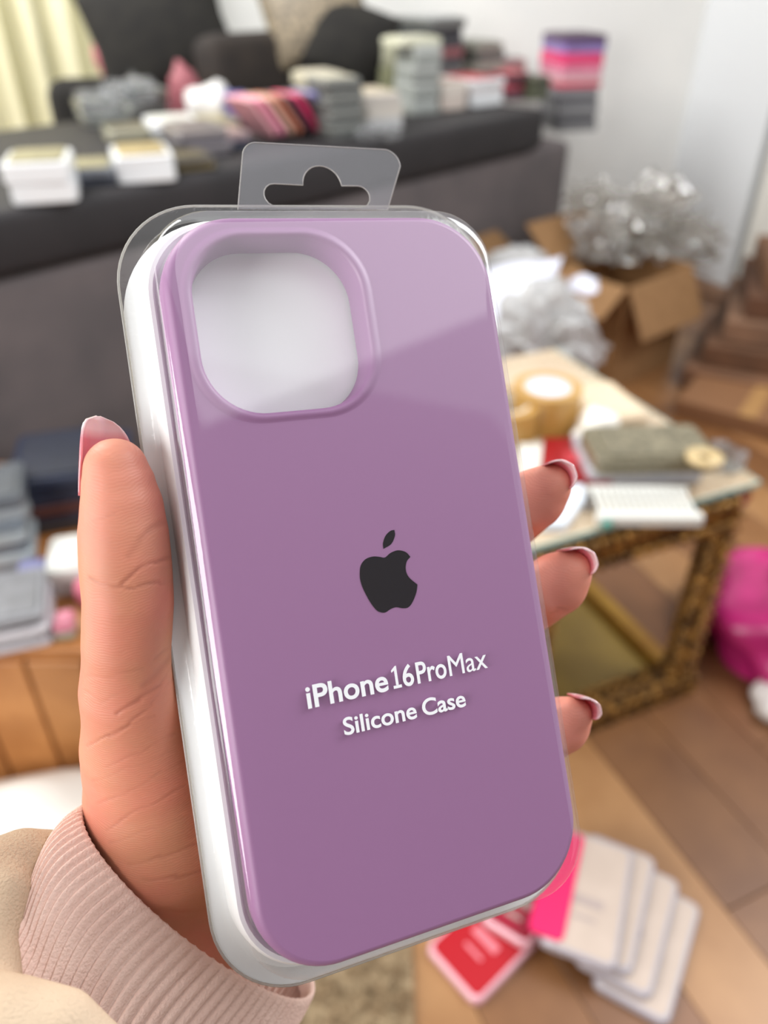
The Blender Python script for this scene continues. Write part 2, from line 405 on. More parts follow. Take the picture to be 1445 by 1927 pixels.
# leaning fan of packages
fan = [((222, 160, 168), 'pale pink'), ((236, 150, 176), 'rose pink'), ((206, 170, 150), 'peach beige'), ((196, 120, 96), 'coral'), ((80, 60, 72), 'dark plum'), ((226, 60, 110), 'hot pink'), ((110, 92, 100), 'mauve grey'), ((140, 136, 190), 'lilac'), ((120, 118, 128), 'steel grey')]
for i, (c, nm) in enumerate(fan):
    u = 492+i*16.5; v = 268-i*2.2
    p = at(u+28, v, LZ); w_ = .088; hh = .0115
    e = pack('leaning_package', '%s phone case package leaning in the fanned row on the divan' % nm, 'package', p+E2*.03+Vector((0, 0, .012)), .112, .10, hh, 0, M(c, .3, clearish=True), M(tuple(min(255, int(x*1.05)) for x in c), .35), 'packages leaning in a fanned row')
    R = Matrix.Rotation(AN, 4, 'Z') @ Matrix.Rotation(math.radians(-118), 4, 'Y') @ Matrix.Translation((.075, 0, 0))
    Rz = Matrix.Rotation(AN, 4, 'Z') @ Matrix.Rotation(math.radians(50), 4, 'Y') @ Matrix.Translation((-.056, 0, 0))
    e.matrix_world = Matrix.Translation(p+E2*.05+Vector((0, 0, .008))) @ Rz
gr = (96, 98, 96)
stack(655, 262, 74, 108, [gr, (120, 122, 118)]*4, [dgrey, dgrey, dgrey, dgrey, dgrey, dgrey, dgrey, (196, 190, 170)], 'banded stack beyond the leaning fan', rz=AN-.25)
stack(722, 246, 84, 66, [(190, 190, 190), (206, 200, 190), (196, 190, 182)], [cream, cream, (214, 200, 176)], 'pale stack beyond the banded grey stack', rz=AN-.3)
def divc(u, v, t):                                  # where the line of sight meets the upright plane t metres behind the divan's front edge
    d = ray(u, v); k = ((P0+E2*t)-CO).dot(E2)/d.dot(E2); return CO+d*k
def stack_t(u, vtop, t, wpx, *a, **k):
    p = divc(u, vtop, t); q = Vector((p.x, p.y, LZ)); return stack(u, 0, wpx, (p.z-LZ)*FPX/depth(q)/.93, *a, loc=q, **k)
stack_t(622, 140, .26, 76, [(150, 150, 120), (176, 172, 146), (170, 168, 140), (196, 190, 168)], [cream], 'pale stack behind the leaning fan', rz=AN-.3)
tp_, tz_ = stack(803, 216, 60, 118, [(150, 154, 150), (176, 180, 176)]*4, [lgrey], 'tall thin grey-green stack', rz=AN-.3)
stack_t(752, 84, .36, 70, [(190, 192, 150), (184, 186, 150), (206, 206, 180)], [cream], 'greenish stack behind the tall thin one', rz=AN-.3)
stack(792, 120, 96, 14, [(206, 206, 184)], [(214, 212, 190)], 'laid across the tall thin stack', loc=Vector((tp_.x-.02, tp_.y, tz_)), dep=.11, rz=AN-.3)
stack(855, 208, 62, 50, [(214, 200, 190), (220, 210, 200)], [(214, 196, 182)], 'beige stack before the white and red pile', rz=AN-.2)
stack(917, 200, 84, 48, [white, white, (232, 226, 226), white], [white, white, white, (190, 60, 70)], 'white and red pile', rz=AN-.2)
stack(975, 188, 52, 46, [(92, 56, 70), (170, 70, 84), (80, 52, 62)], [dgrey, dgrey, (190, 70, 80)], 'plum and red stack on the divan', rz=AN-.2)
stack(1015, 188, 44, 40, [(84, 88, 70), (74, 76, 62)], [(84, 82, 64)], 'dark green pair by the divan end', rz=AN-.2)
stack_t(845, 34, .40, 92, [(96, 98, 100), (168, 166, 160), (120, 118, 116), (84, 88, 92), (150, 92, 96), (70, 74, 78), (58, 62, 66), (110, 112, 110)], [lgrey], 'tall dark pile by the wall', rz=AN-.1)
stack_t(925, 80, .40, 84, [(150, 148, 138), (84, 84, 84), (176, 172, 160), (112, 114, 108), (150, 150, 138)], [(132, 132, 118)], 'grey-green pile against the white wall', rz=AN-.1)
stack_t(972, 112, .38, 62, [(86, 92, 98), (190, 140, 140)], [dgrey, (150, 150, 150)], 'low pair beside the wall pile', rz=AN-.1)
# divan end stacks (standing on the lower body)
SZ = .552
bp_, bz_ = stack(1082, 247, 84, 76, [(126, 126, 128), (96, 96, 100), (138, 138, 140), (104, 104, 108), (132, 130, 134)], [dgrey], 'grey base stack at the divan end', z=SZ, rz=AN-.6)
stack(1078, 185, 88, 92, [(206, 70, 96), (226, 190, 194), (222, 150, 170), (216, 130, 156), (232, 78, 128), (226, 70, 120), (150, 130, 190), (120, 100, 150), (84, 62, 84)], [(84, 62, 84)], 'pink and lilac tower', loc=Vector((bp_.x, bp_.y, bz_)), jit=.003, rz=AN-.6)

# loose things on the divan
def cushion(name, label, cat, mat, loc, w, h, t, rot, pwr=.5, seg=20, parent=None, wr=.0):
    bm = bmesh.new(); G = {}
    for side in (1, -1):
        for i in range(seg+1):
            for j in range(seg+1):
                x = 2*i/seg-1; y = 2*j/seg-1
                e = max(0, (1-x*x)*(1-y*y))**pwr
                edge = i in (0, seg) or j in (0, seg)
                if edge and side == -1: G[(side, i, j)] = G[(1, i, j)]; continue
                pin = 1-.07*(1-abs(y))*abs(x)**6*1 - 0
                pin2 = 1-.07*(1-abs(x))*abs(y)**6
                z = side*t/2*e*(1+wr*math.sin(7*x+3*y)+wr*math.sin(5*y-4*x+2))
                G[(side, i, j)] = bm.verts.new((x*w/2*pin, y*h/2*pin2, z))
    for side in (1, -1):
        for i in range(seg):
            for j in range(seg):
                bm.faces.new((G[(side, i, j)], G[(side, i+1, j)], G[(side, i+1, j+1)], G[(side, i, j+1)]))
    o = bm_obj(name, bm, mat, parent, True); o.location = loc; o.rotation_euler = rot
    if label: tag(o, label, cat)
    return o
cblack = pm('black_cloth', (26, 24, 22), .9, noise=(20, (34, 32, 28)))
cbrown = pm('brown_cloth', (52, 44, 38), .85, noise=(12, (40, 34, 31)))
p = aty(300, 62, 2.62)
cushion('cushion', 'black square cushion tilted on its corner beside the curtain', 'cushion', cblack, p, .40, .30, .11, (math.radians(75), math.radians(-14), math.radians(12)))
def soft_box(name, c, s, mat, parent, rz=0, bev=.05, rot=None):
    bm = bmesh.new(); add_box(bm, (0, 0, 0), s, bev, 4); o = bm_obj(name, bm, mat, parent, True); o.location = c; o.rotation_euler = rot or (0, 0, rz); return o
for nm, lb, (u, v), t, sz, m_, rr_ in (
    ('seat_cushion', 'dark brown boxy cushion standing on the divan below the patterned cushion', (500, 118), .70, (.46, .13, .185), cbrown, (-.16, 0, AN)),
    ('seat_cushion', 'black padded cushion standing on the divan beside the dark brown one', (618, 125), .70, (.24, .13, .19), cblack, (-.16, 0, AN))):
    p = divc(u, v, t); o = soft_box(nm, Vector((p.x, p.y, LZ+sz[2]/2+.004)), sz, m_, None, 0, .045, rr_); tag(o, lb, 'cushion')
p = aty(205, 190, 2.62)
ch = empty('armchair', (p.x+.03, p.y+.06, 0), .35); tag(ch, 'black round-cornered chair back beside the curtain, behind the packages', 'chair')
soft_box('backrest', (.0, 0, p.z-.21), (.44, .11, .54), cblack, ch, bev=.052)
soft_box('seat', (0, .25, .36), (.46, .36, .1), cblack, ch, bev=.04)
for sx in (-1, 1):
    for sy in (.1, .40):
        bm = bmesh.new(); add_cyl(bm, (sx*.18, sy, .16), .018, .32, 10); bm_obj('leg', bm, cblack, ch, True)
gold_m = pm('gold_pattern', (150, 136, 112), .55, noise=(60, (96, 86, 72)), bump=(90, .5))
p = aty(590, 22, 2.7)
cushion('cushion', 'patterned gold and brown cushion on top of the dark sofa', 'cushion', gold_m, p, .32, .26, .1, (math.radians(70), math.radians(-16), -.1))
p = aty(655, 78, 2.66)
cushion('cushion', 'rounded black cushion against the white wall beside the patterned cushion', 'cushion', cblack, p, .26, .22, .12, (math.radians(72), math.radians(20), -.2))

def crumple(name, label, cat, mat, loc, s, seed=0, sub=4, amp=.35, freq=2.2, kind=None, flat=False, parent=None, rz=0, sharp=False):
    rnd = np.random.RandomState(seed); bm = bmesh.new(); bmesh.ops.create_icosphere(bm, subdivisions=sub, radius=1)
    K = [(rnd.normal(size=3)*freq*(1+i*.5), rnd.rand()*6, 1/(1+i*.55)) for i in range(9)]
    for v in bm.verts:
        c = np.array(v.co); f = 0
        for k, ph, a in K:
            t = math.sin(float(k@c)+ph); f += a*((1-2*abs(t)) if sharp else t)
        c = c*(1+amp*f*.35)
        z = c[2]
        v.co = Vector((c[0]*s[0], c[1]*s[1], max(z, -.55)*s[2]+.55*s[2]))
    o = bm_obj(name, bm, mat, parent, not flat); o.location = loc; o.rotation_euler = (0, 0, rz)
    if label: tag(o, label, cat, kind=kind)
    return o
p = divc(393, 150, .52); p.z = LZ; crumple('carrier_bag', 'white crumpled bag in front of the dark sofa', 'bag', M((214, 212, 210), .4), p, (.062, .05, .062), 3, 3, .3)
p = divc(446, 180, .44); p.z = LZ; o = crumple('cloth_bundle', 'blue violet bundle beside the white crumpled bag', 'cloth', M((88, 86, 140), .6), p, (.042, .04, .05), 5, 3, .4)
p = divc(340, 120, .62); p.z = LZ; crumple('cloth_bundle', 'dusty pink bundle behind the white crumpled bag', 'cloth', M((150, 84, 92), .6), p, (.045, .04, .085), 6, 3, .4)
p = aty(212, 118, 2.75); crumple('cloth_bundle', 'rose pink cloth between the curtain and the black cushion', 'cloth', M((196, 120, 124), .6), p-Vector((0, 0, .05)), (.05, .03, .1), 8, 3, .4)
clr = clear('clear_wrap', (226, 228, 230), .08, haze=.11, bump=(60, 1.0, .01))
for i, (u, v, s) in enumerate([(190, 215, .06), (265, 190, .06), (225, 190, .05), (690, 262, .03), (735, 262, .03)]):
    p = at(u, v, LZ+(.0 if i > 2 else .05))
    crumple('wrap_scrap', ['crumpled clear wrap lying against the chair back, nearer the curtain', 'crumpled clear wrap beside the dusty pink bundle', 'crumpled clear wrap between the two other scraps by the chair', 'small clear wrap scrap under the banded grey stack', 'small clear wrap scrap beside the banded grey stack'][i], 'plastic wrap', clr, p, (s, s*.8, s*.7), 20+i, 3, .6, flat=True, sharp=True)

# ================================================================= BOXES AND HEAP AT THE RIGHT
kraft = pm('cardboard', (150, 112, 72), .8, noise=(30, (138, 102, 64)), rand=.04)
kraft_d = pm('cardboard_inside', (120, 86, 54), .85)
def carton(label, loc, w, d, h, rz, flaps, mat=kraft):
    e = empty('cardboard_box', loc, rz); tag(e, label, 'box'); t = .005
    bm = bmesh.new()
    add_box(bm, (0, 0, t/2), (w, d, t)); add_box(bm, (0, -d/2, h/2), (w, t, h)); add_box(bm, (0, d/2, h/2), (w, t, h))
    add_box(bm, (-w/2, 0, h/2), (t, d, h)); add_box(bm, (w/2, 0, h/2), (t, d, h))
    bm_obj('body', bm, mat, e)
    for side, a, L in flaps:
        bm = bmesh.new()
        ln = w if side in 'ns' else d
        add_box(bm, (0, L/2, 0), (ln*.98, L, t), .001, 1)
        o = bm_obj('flap', bm, mat, e)
        base = {'s': ((0, -d/2, h), math.pi), 'n': ((0, d/2, h), 0), 'e': ((w/2, 0, h), -math.pi/2), 'w': ((-w/2, 0, h), math.pi/2)}[side]
        o.location = base[0]; o.rotation_euler = (Matrix.Rotation(base[1], 3, 'Z') @ Matrix.Rotation(math.radians(a), 3, 'X')).to_euler()
    return e
bx = at(1185, 725, 0)
carton('open cardboard box with a flap hanging down, below the clear wrap heap', (bx.x-.035, bx.y+.17, 0), .31, .27, .30, math.radians(40), [('s', -62, .15), ('e', -20, .14), ('n', 40, .14), ('w', -35, .12)])
carton('brown cardboard box behind the upper corner of the held package', (.385, 2.235, 0), .27, .22, .30, AN, [('s', -30, .1), ('n', 30, .12), ('w', -40, .1)])
heap_m = clear('cellophane', (238, 236, 232), .05, haze=.12, bump=(30, .35, .02), f0=.16)
e = empty('wrap_heap', (.77, 2.32, .29)); tag(e, 'big heap of crumpled clear plastic wrap on the open cardboard box', 'plastic wrap')
for i, (dx, dy, dz, s) in enumerate([(-.12, .02, .0, .13), (.05, .05, .0, .14), (-.02, .0, .1, .12), (.13, .0, .03, .09), (-.16, .08, .12, .08), (.06, .04, .16, .06), (.18, .0, .0, .05)]):
    crumple('crumpled_sheet', None, None, heap_m, (dx, dy, dz), (s, s*.8, s*.75), 40+i, 4, .75, 3.2, flat=True, parent=e, sharp=True)
# white paper sheet and clear bag left of it
def sheet(name, label, cat, mat, corners, sag=.02, seg=10, thick=.001, wob=.006, parent=None):
    bm = bmesh.new(); G = []
    a, b, c, d = [Vector(q) for q in corners]
    nrm = (b-a).cross(d-a).normalized()
    for j in range(seg+1):
        R = []
        for i in range(seg+1):
            s, t = i/seg, j/seg
            q = a*(1-s)*(1-t)+b*s*(1-t)+c*s*t+d*(1-s)*t
            q = q+nrm*(sag*math.sin(math.pi*s)*math.sin(math.pi*t)+wob*math.sin(7*s+5*t))
            R.append(bm.verts.new(q))
        G.append(R)
    for j in range(seg):
        for i in range(seg): bm.faces.new((G[j][i], G[j][i+1], G[j+1][i+1], G[j+1][i]))
    o = bm_obj(name, bm, mat, parent, True); o.modifiers.new('thick', 'SOLIDIFY').thickness = thick
    if label: tag(o, label, cat)
    return o
paper_m = M((222, 224, 238), .5)
sheet('paper_sheet', 'white sheet of paper propped beside the open cardboard box', 'paper', paper_m, [aty(900, 612, 1.70), aty(1012, 606, 1.70), aty(1060, 480, 1.9), aty(890, 512, 1.9)], .02)
sheet('paper_sheet', 'small pale scrap of paper tucked in the cardboard box', 'paper', paper_m, [aty(1065, 552, 1.86), aty(1125, 552, 1.86), aty(1125, 520, 1.95), aty(1075, 520, 1.95)], .01)
p = at(1045, 700, .34); crumple('plastic_bag', 'crumpled clear grey bag behind the tape roll', 'bag', clear('grey_wrap', (190, 186, 180), .15, haze=.45, bump=(50, 1, .01)), p+Vector((0, .1, -.08)), (.15, .1, .14), 61, 4, .5, 2.6, flat=True, sharp=True)
p = at(980, 540, .3); crumple('plastic_bag', 'crumpled whitish bag behind the sheet of paper', 'bag', clear('white_wrap', (220, 220, 216), .15, haze=.6, bump=(50, 1, .01)), Vector((.385, 2.235, .28)), (.09, .06, .05), 63, 4, .3, 2.6, flat=True, sharp=True)

# piled flat cartons at the right
brn = [(128, 90, 64), (104, 70, 46), (130, 96, 72), (96, 62, 40), (122, 84, 56)]
for i in range(5):
    w_, d_, h_ = .62-.03*i, .46-.02*i, .062
    e = empty('flat_carton', (1.24+.03*i, 2.12+.03*i, .001+i*.064), math.radians(-28+i*3)); 
    tag(e, '%s flattened brown carton of the pile beyond the table' % ['bottom', 'second from bottom', 'middle', 'second from top', 'topmost'][i], 'box', 'flattened cartons piled on the floor')
    m = pm('carton_%d' % i, brn[i], .75, noise=(8, tuple(int(x*.82) for x in brn[i])))
    bm = bmesh.new(); add_box(bm, (0, 0, h_/2), (w_, d_, h_), .003, 1); bm_obj('body', bm, m, e)
    bm = bmesh.new(); add_box(bm, (0, 0, h_+.0004), (.05, d_*.99, .0008)); add_box(bm, (0, -d_/2-.0004, h_*.6), (.05, .0008, h_*.7)); bm_obj('tape_strip', bm, pm('brown_tape', (170, 130, 84), .25), e)
for i, (u, v, wz, dz, rz, c, zz) in enumerate([(1345, 800, .36, .24, -.6, (128, 88, 56), .05), (1490, 850, .24, .16, -.45, (116, 78, 50), .09)]):
    p = at(u, v, 0); e = empty('flat_carton', (p.x+.12, p.y+.05, 0.0005), rz); tag(e, ['low brown carton lying on the floor behind the gilt table', 'taller dark brown carton on the floor behind the gilt table'][i], 'box')
    bm = bmesh.new(); add_box(bm, (0, 0, zz/2), (wz, dz, zz), .003, 1); bm_obj('body', bm, pm('low_carton_%d' % i, c, .75), e)
    bm = bmesh.new(); add_box(bm, (0, 0, zz+.0004), (.045, dz*.99, .0008)); bm_obj('tape_strip', bm, pm('brown_tape', (170, 130, 84), .25), e)

# ================================================================= GILT GLASS-TOPPED TABLE
TZ = .42; TA = at(1430, 905, TZ); TL, TD = .58, .50
tab = empty('side_table', (TA.x, TA.y, 0)); tab.rotation_euler = (0, 0, math.atan2(-A_.y, -A_.x))
# local: -x runs left along the front edge, +y runs back
tag(tab, 'low gilt carved table with a cream glass top, loaded with packages', 'table')
gilt = pm('old_gilt', (168, 124, 62), .36, metal=.6, noise=(55, (84, 58, 30)), bump=(160, .7), dist=.002)
gilt_in = pm('gilt_plain', (168, 128, 52), .4, metal=.5, noise=(14, (140, 100, 40)))
bm = bmesh.new(); add_box(bm, (-TL/2, TD/2, TZ-.004), (TL, TD, .008), .002, 2); bm_obj('glass_top', bm, pm('cream_glass', (196, 176, 148), .14, noise=(5, (186, 164, 136)), coat=.5), tab)
bm = bmesh.new()
for c, s in (((-TL/2, -.0006, TZ-.004), (TL, .0018, .0078)), ((.0006, TD/2, TZ-.004), (.0018, TD, .0078))): add_box(bm, c, s)
o = bm_obj('glass_edge', bm, pm('aqua_glass', (150, 180, 172), .15), tab); o['label'] = 'aqua glass edge'
def rail(name, a, b, r, parent, beads=True, mat=gilt, step=.02):
    """carved rail: core bar, two bead rows and leaf humps"""
    a = Vector(a); b = Vector(b); L = (b-a).length; d = (b-a)/L
    up = Vector((0, 0, 1)) if abs(d.z) < .9 else Vector((0, 1, 0)); s = d.cross(up).normalized(); t = s.cross(d)
    bm = bmesh.new(); n = max(2, int(L/step)); rings = []
    for i in range(n*4+1):
        x = L*i/(n*4); ph = i*math.pi/2
        k = 1+.16*math.cos(ph)
        rings.append([a+d*x+s*(r*k*math.cos(q)*(1.0+.12*math.cos(4*q)))+t*(r*k*math.sin(q)*(1+.12*math.cos(4*q))) for q in [2*math.pi*j/12 for j in range(12)]])
    loft(bm, rings, True, True)
    if beads:
        for i in range(n):
            for (ss, tt) in ((.95, .5), (-.95, .5), (.95, -.6), (-.95, -.6), (.3, 1.05), (.3, -1.05)):
                c = a+d*(L*(i+.5+.25*(ss > 0))/n)+s*(r*ss)+t*(r*tt)
                g = bmesh.ops.create_icosphere(bm, subdivisions=1, radius=r*.34)
                for v in g['verts']: v.co = Vector(v.co)+c
    return bm_obj(name, bm, mat, parent, True)
zt_ = TZ-.044
for a, b in (((-TL+.03, .032, zt_), (-.03, .032, zt_)), ((-TL+.02, TD-.02, zt_), (-.02, TD-.02, zt_)), ((-.02, .02, zt_), (-.02, TD-.02, zt_)), ((-TL+.02, .02, zt_), (-TL+.02, TD-.02, zt_))):
    rail('top_rail', a, b, .033, tab)
for x in (-.022, -TL+.022, -.33):
    for y in (.022, TD-.022): rail('leg', (x, y, .03), (x, y, zt_-.01), .021, tab)
for a, b in (((-TL, .02, .022), (0.0, .02, .022)), ((-TL, TD-.02, .022), (0, TD-.02, .022))): rail('bottom_rail', a, b, .024, tab)
for x in (-.022, -TL+.02):
    bm = bmesh.new(); add_box(bm, (x, TD/2, .024), (.03, TD-.06, .024), .004, 2); bm_obj('cross_rail', bm, gilt_in, tab)
bm = bmesh.new(); add_box(bm, (-TL/2, TD/2, .012), (TL-.06, TD-.06, .006), .001, 1); bm_obj('bottom_panel', bm, pm('olive_gold_panel', (142, 116, 52), .35, noise=(6, (120, 96, 40)), metal=.2), tab)

# things on the table
tz = TZ+.001
# tape roll
p = at(1033, 826, tz); R_ = .052
e = empty('tape_roll', (p.x+.0, p.y+R_, tz)); tag(e, 'thick roll of tan packing tape lying flat on the gilt table', 'tape roll')
def ring_mesh(bm, ri, ro, z0, z1, n=40):
    prof = [(ri, z0), (ro, z0), (ro, z1), (ri, z1)]
    loft(bm, [[(r*math.cos(2*math.pi*j/n), r*math.sin(2*math.pi*j/n), z) for j in range(n)] for r, z in prof], closed=True)
bm = bmesh.new(); ring_mesh(bm, .037, R_, 0, .062); o = bm_obj('tape', bm, pm('tan_tape', (188, 148, 84), .22, noise=(5, (168, 128, 66))), e)
shade_auto(o)
bm = bmesh.new(); ring_mesh(bm, .031, .0368, .001, .0615); bm_obj('core', bm, M((206, 196, 180), .6), e)
bm = bmesh.new(); add_cyl(bm, (0, 0, .057), .0308, .008, 32); bm_obj('liner', bm, M((206, 206, 226), .3), e)
p = at(955, 850, tz); e2 = empty('tape_roll', (p.x-.0, p.y+.06, tz)); tag(e2, 'tan tape roll half hidden behind the edge of the held package', 'tape roll')
bm = bmesh.new(); ring_mesh(bm, .037, R_, 0, .05); o = bm_obj('tape', bm, pm('tan_tape', (188, 148, 84), .22), e2); shade_auto(o)
bm = bmesh.new(); ring_mesh(bm, .031, .0368, .001, .0495); bm_obj('core', bm, M((206, 196, 180), .6), e2)
p = at(1118, 830, tz); crumple('tissue', 'white crumpled tissue between the tape roll and patterned box', 'tissue', M((238, 234, 224), .7), p, (.032, .03, .036), 71, 3, .5, flat=False)
def tpack(u, v, w, d, h, rz, sc, cc, name, label, cat='package', z=tz):
    p = at(u, v, z); f = Vector((-math.sin(rz), math.cos(rz), 0))
    return pack(name, label, cat, p+f*d/2, w, d, h, rz, sc, cc)
TR_ = math.atan2(-A_.y, -A_.x)
tpack(1175, 800, .09, .13, .012, TR_-.15, M((206, 186, 158), .4), M((214, 196, 168), .5), 'flat_packet', 'beige flat packet lying behind the white tissue', 'packet')
tpack(1215, 912, .16, .11, .022, TR_-.38, M((176, 178, 186), .2), M((150, 152, 160), .3), 'case_package', 'clear grey package under the dark patterned one on the table')
pt = pm('olive_glitter', (92, 86, 68), .4, noise=(130, (128, 120, 98)))
tpack(1235, 893, .165, .095, .024, TR_-.36, pt, pt, 'case_package', 'dark olive glitter patterned package on top of the clear grey one', z=tz+.023)
p = at(1335, 880, tz+.048); bm = bmesh.new(); ring_mesh(bm, .008, .024, 0, .006, 28); o = bm_obj('gold_ring', bm, M((196, 172, 126), .3), None, True); o.location = p+Vector((0, .02, 0)); o.rotation_euler = (0, 0, 0); tag(o, 'round gold ring holder lying on the end of the patterned package', 'ring')
p = at(1375, 890, tz); crumple('wrap_scrap', 'clear wrap scrap at the corner of the glass table top', 'plastic wrap', clr, p+Vector((-.005, .015, 0)), (.03, .022, .028), 75, 3, .7, flat=True, sharp=True)
# red card packet
def flat_poly(name, label, cat, pxs, z, th, mat, bev=.0):
    bm = bmesh.new(); vs = [bm.verts.new(at(u, v, z)) for u, v in pxs]; f = bm.faces.new(vs)
    g = bmesh.ops.extrude_face_region(bm, geom=[f])
    for q in g['geom']:
        if isinstance(q, bmesh.types.BMVert): q.co.z += th
    o = bm_obj(name, bm, mat, None)
    c = sum((v.co for v in o.data.vertices), Vector())/len(o.data.vertices); c.z = z
    for v in o.data.vertices: v.co -= c
    o.location = c
    if label: tag(o, label, cat)
    return o
rp = flat_poly('red_card', 'red card packet lying behind the index fingertip on the table', 'card', [(1016, 905), (1150, 916), (1135, 870), (1085, 832), (1022, 832)], tz, .008, M((150, 16, 28), .35))
bmx = bmesh.new(); add_box(bmx, (0, 0, .0085), (.03, .03, .001)); 
o = bm_obj('sticker', bmx, M((206, 60, 72), .3), rp)
flat_poly('white_card', 'white card half hidden by the held package, beside the red card', 'card', [(975, 905), (1012, 905), (1020, 845), (975, 845)], tz, .01, M((222, 220, 210), .5))
flat_poly('white_tub', 'pale bluish white packet on the table under the index finger', 'packet', [(1010, 1000), (1062, 1000), (1098, 950), (1095, 925), (1010, 925)], tz, .012, M((214, 222, 232), .35))
flat_poly('grey_strip', 'narrow grey strip between the pale packet and the white rack', 'strip', [(1098, 962), (1118, 962), (1122, 925), (1102, 925)], tz, .003, M((128, 120, 112), .5))
# white rack with slats
p0 = at(1120, 985, tz); p1 = at(1320, 990, tz); L = (p1-p0).length
rk = empty('white_rack', p0); rk.rotation_euler = (0, 0, math.atan2(p1.y-p0.y, p1.x-p0.x)+.03); tag(rk, 'long white slotted plastic rack at the front of the table', 'rack')
wp = M((214, 214, 208), .4)
bm = bmesh.new(); add_box(bm, (L/2, .0, .008), (L, .014, .016), .002, 1); bm_obj('front_bar', bm, wp, rk)
bm = bmesh.new(); add_box(bm, (L/2, .062, .008), (L, .008, .016), .002, 1); bm_obj('back_bar', bm, wp, rk)
for i in range(15):
    bm = bmesh.new(); add_box(bm, (.008+(L-.016)*i/14, .031, .012), (.005, .055, .005), .001, 1); bm_obj('slat', bm, wp, rk)
bm = bmesh.new(); add_box(bm, (.012, -.010, .006), (.012, .008, .010), .002, 1); o = bm_obj('clip', bm, M((80, 150, 136), .4), rk); o['label'] = 'green clip'
p = at(1150, 740, .36)
# ================================================================= MAGENTA BAG, FLOOR ITEMS
mag = pm('magenta_film', (200, 46, 122), .3, noise=(12, (168, 30, 98)))
crumple('plastic_bag', 'magenta crumpled plastic bag on the floor behind the gilt table', 'bag', mag, (.80, 1.0, .0), (.23, .18, .135), 83, 5, .26, 1.9)
crumple('plastic_bag', 'small magenta lump standing in for a pink reflection by the table leg', 'bag', mag, at(1300, 1185, 0), (.032, .04, .035), 84, 4, .35, 2.4)  # lump added in place of a pink reflection
crumple('white_bundle', 'small white bundle on the floor in front of the magenta bag', 'cloth', M((226, 220, 214), .6), (.655, .86, 0), (.05, .05, .03), 88, 3, .3)
cardw = pm('card_cream', (192, 174, 160), .45, noise=(30, (186, 168, 154)))
shellc = pm('shell_pale', (176, 170, 176), .25, coat=.3)
ghost = pm('grey_print', (168, 152, 146), .5)
def floor_pack(u, v, ax, z, label, cm, sm, half=None, w=.092, l=.164, h=.011):
    """ax: picture direction of the long axis (two pixels)"""
    c = at(u, v, z); q0 = at(*ax[0], z); q1 = at(*ax[1], z); d = (q1-q0).normalized(); rz = math.atan2(d.y, d.x)-math.pi/2
    e = empty('card_package', c, rz); tag(e, label, 'package', None)
    bm = bmesh.new(); loft(bm, [[(x, y, zz) for x, y in rrect(w/2-o, l/2-o, .012, 5)] for o, zz in ((.001, 0), (0, .001), (.001, h-.002), (.003, h))], True, True)
    bm_obj('shell', bm, sm, e, False)
    bm = bmesh.new(); loft(bm, [[(x, y, zz) for x, y in rrect(w/2-.006, l/2-.006, .009, 5)] for zz in (h-.0002, h+.0008)], True, True)
    bm_obj('insert_card', bm, cm, e)
    bm = bmesh.new(); add_box(bm, (0, -.012, h+.0011), (w*.42, .012, .0004)); add_box(bm, (0, -.034, h+.0011), (w*.3, .005, .0004)); bm_obj('printed_block', bm, ghost, e)
    return e
fz = .001
floor_pack(1218, 1782, ((1285, 1880), (1330, 1712)), fz, 'cream card package at the bottom of the four fanned on the floor', cardw, shellc)
floor_pack(1182, 1738, ((1215, 1845), (1262, 1665)), fz+.0125, 'cream card package, second up of the four fanned on the floor', cardw, shellc)
floor_pack(1142, 1698, ((1165, 1790), (1205, 1620)), fz+.025, 'cream card package, third up of the four fanned on the floor', cardw, shellc)
e = floor_pack(1106, 1690, ((1140, 1770), (1168, 1600)), fz+.0375, 'top cream card package of the floor fan, showing a hot pink case', cardw, shellc)
bm = bmesh.new(); loft(bm, [[(x, y, zz) for x, y in rrect(.021, .074, .008, 4, -.040, 0)] for zz in (.0105, .0145)], True, True)
o = bm_obj('pink_case', bm, M((222, 30, 96), .25), e); o['label'] = 'hot pink case'
redm = M((170, 18, 30), .25); rim = pm('rose_clear', (222, 168, 178), .2, coat=.4)
e = floor_pack(925, 1765, ((850, 1838), (975, 1715)), fz, 'red phone case in a pink-rimmed clear package on the floor', redm, rim, l=.15, w=.09)
for ch in e.children:
    if ch.name.startswith('printed'): ch.data.materials[0] = M((214, 120, 130), .3)
e = floor_pack(985, 1690, ((960, 1740), (1000, 1660)), fz+.0125, 'dark red package crossing the pink-rimmed one under the held case', M((150, 24, 48), .25), rim, l=.12, w=.07)
crumple('wrap_scrap', 'clear wrap scrap between the red package and the fanned cream packages', 'plastic wrap', clr, at(1010, 1705, 0), (.03, .03, .02), 91, 3, .6, flat=True, sharp=True)

# shaggy rug: real tufts over a base
rug = empty('rug', (-.49, .39, 0)); tag(rug, 'beige shaggy rug on the floor below the sleeve and the wooden crate', 'rug')
bm = bmesh.new(); add_box(bm, (0, 0, .004), (1.05, .46, .007), .002, 1)
rug_m = pm('rug_beige', (160, 140, 110), .95, noise=(60, (130, 108, 80)))
bm_obj('rug_base', bm, rug_m, rug)
rng = np.random.RandomState(4); nt_ = 18000
P = np.stack([rng.uniform(-.52, .52, nt_), rng.uniform(-.225, .225, nt_), np.full(nt_, .0075)], 1)
dr = rng.normal(size=(nt_, 3))*[.006, .006, 0]+[0, 0, .013]; sd = rng.normal(size=(nt_, 3)); sd[:, 2] = 0; sd /= np.linalg.norm(sd, axis=1)[:, None]; sd *= .0016
V = np.concatenate([P-sd, P+sd, P+dr]); ix = np.arange(nt_)
me = bpy.data.meshes.new('pile'); me.from_pydata(V.tolist(), [], np.stack([ix, ix+nt_, ix+2*nt_], 1).tolist()); me.update()
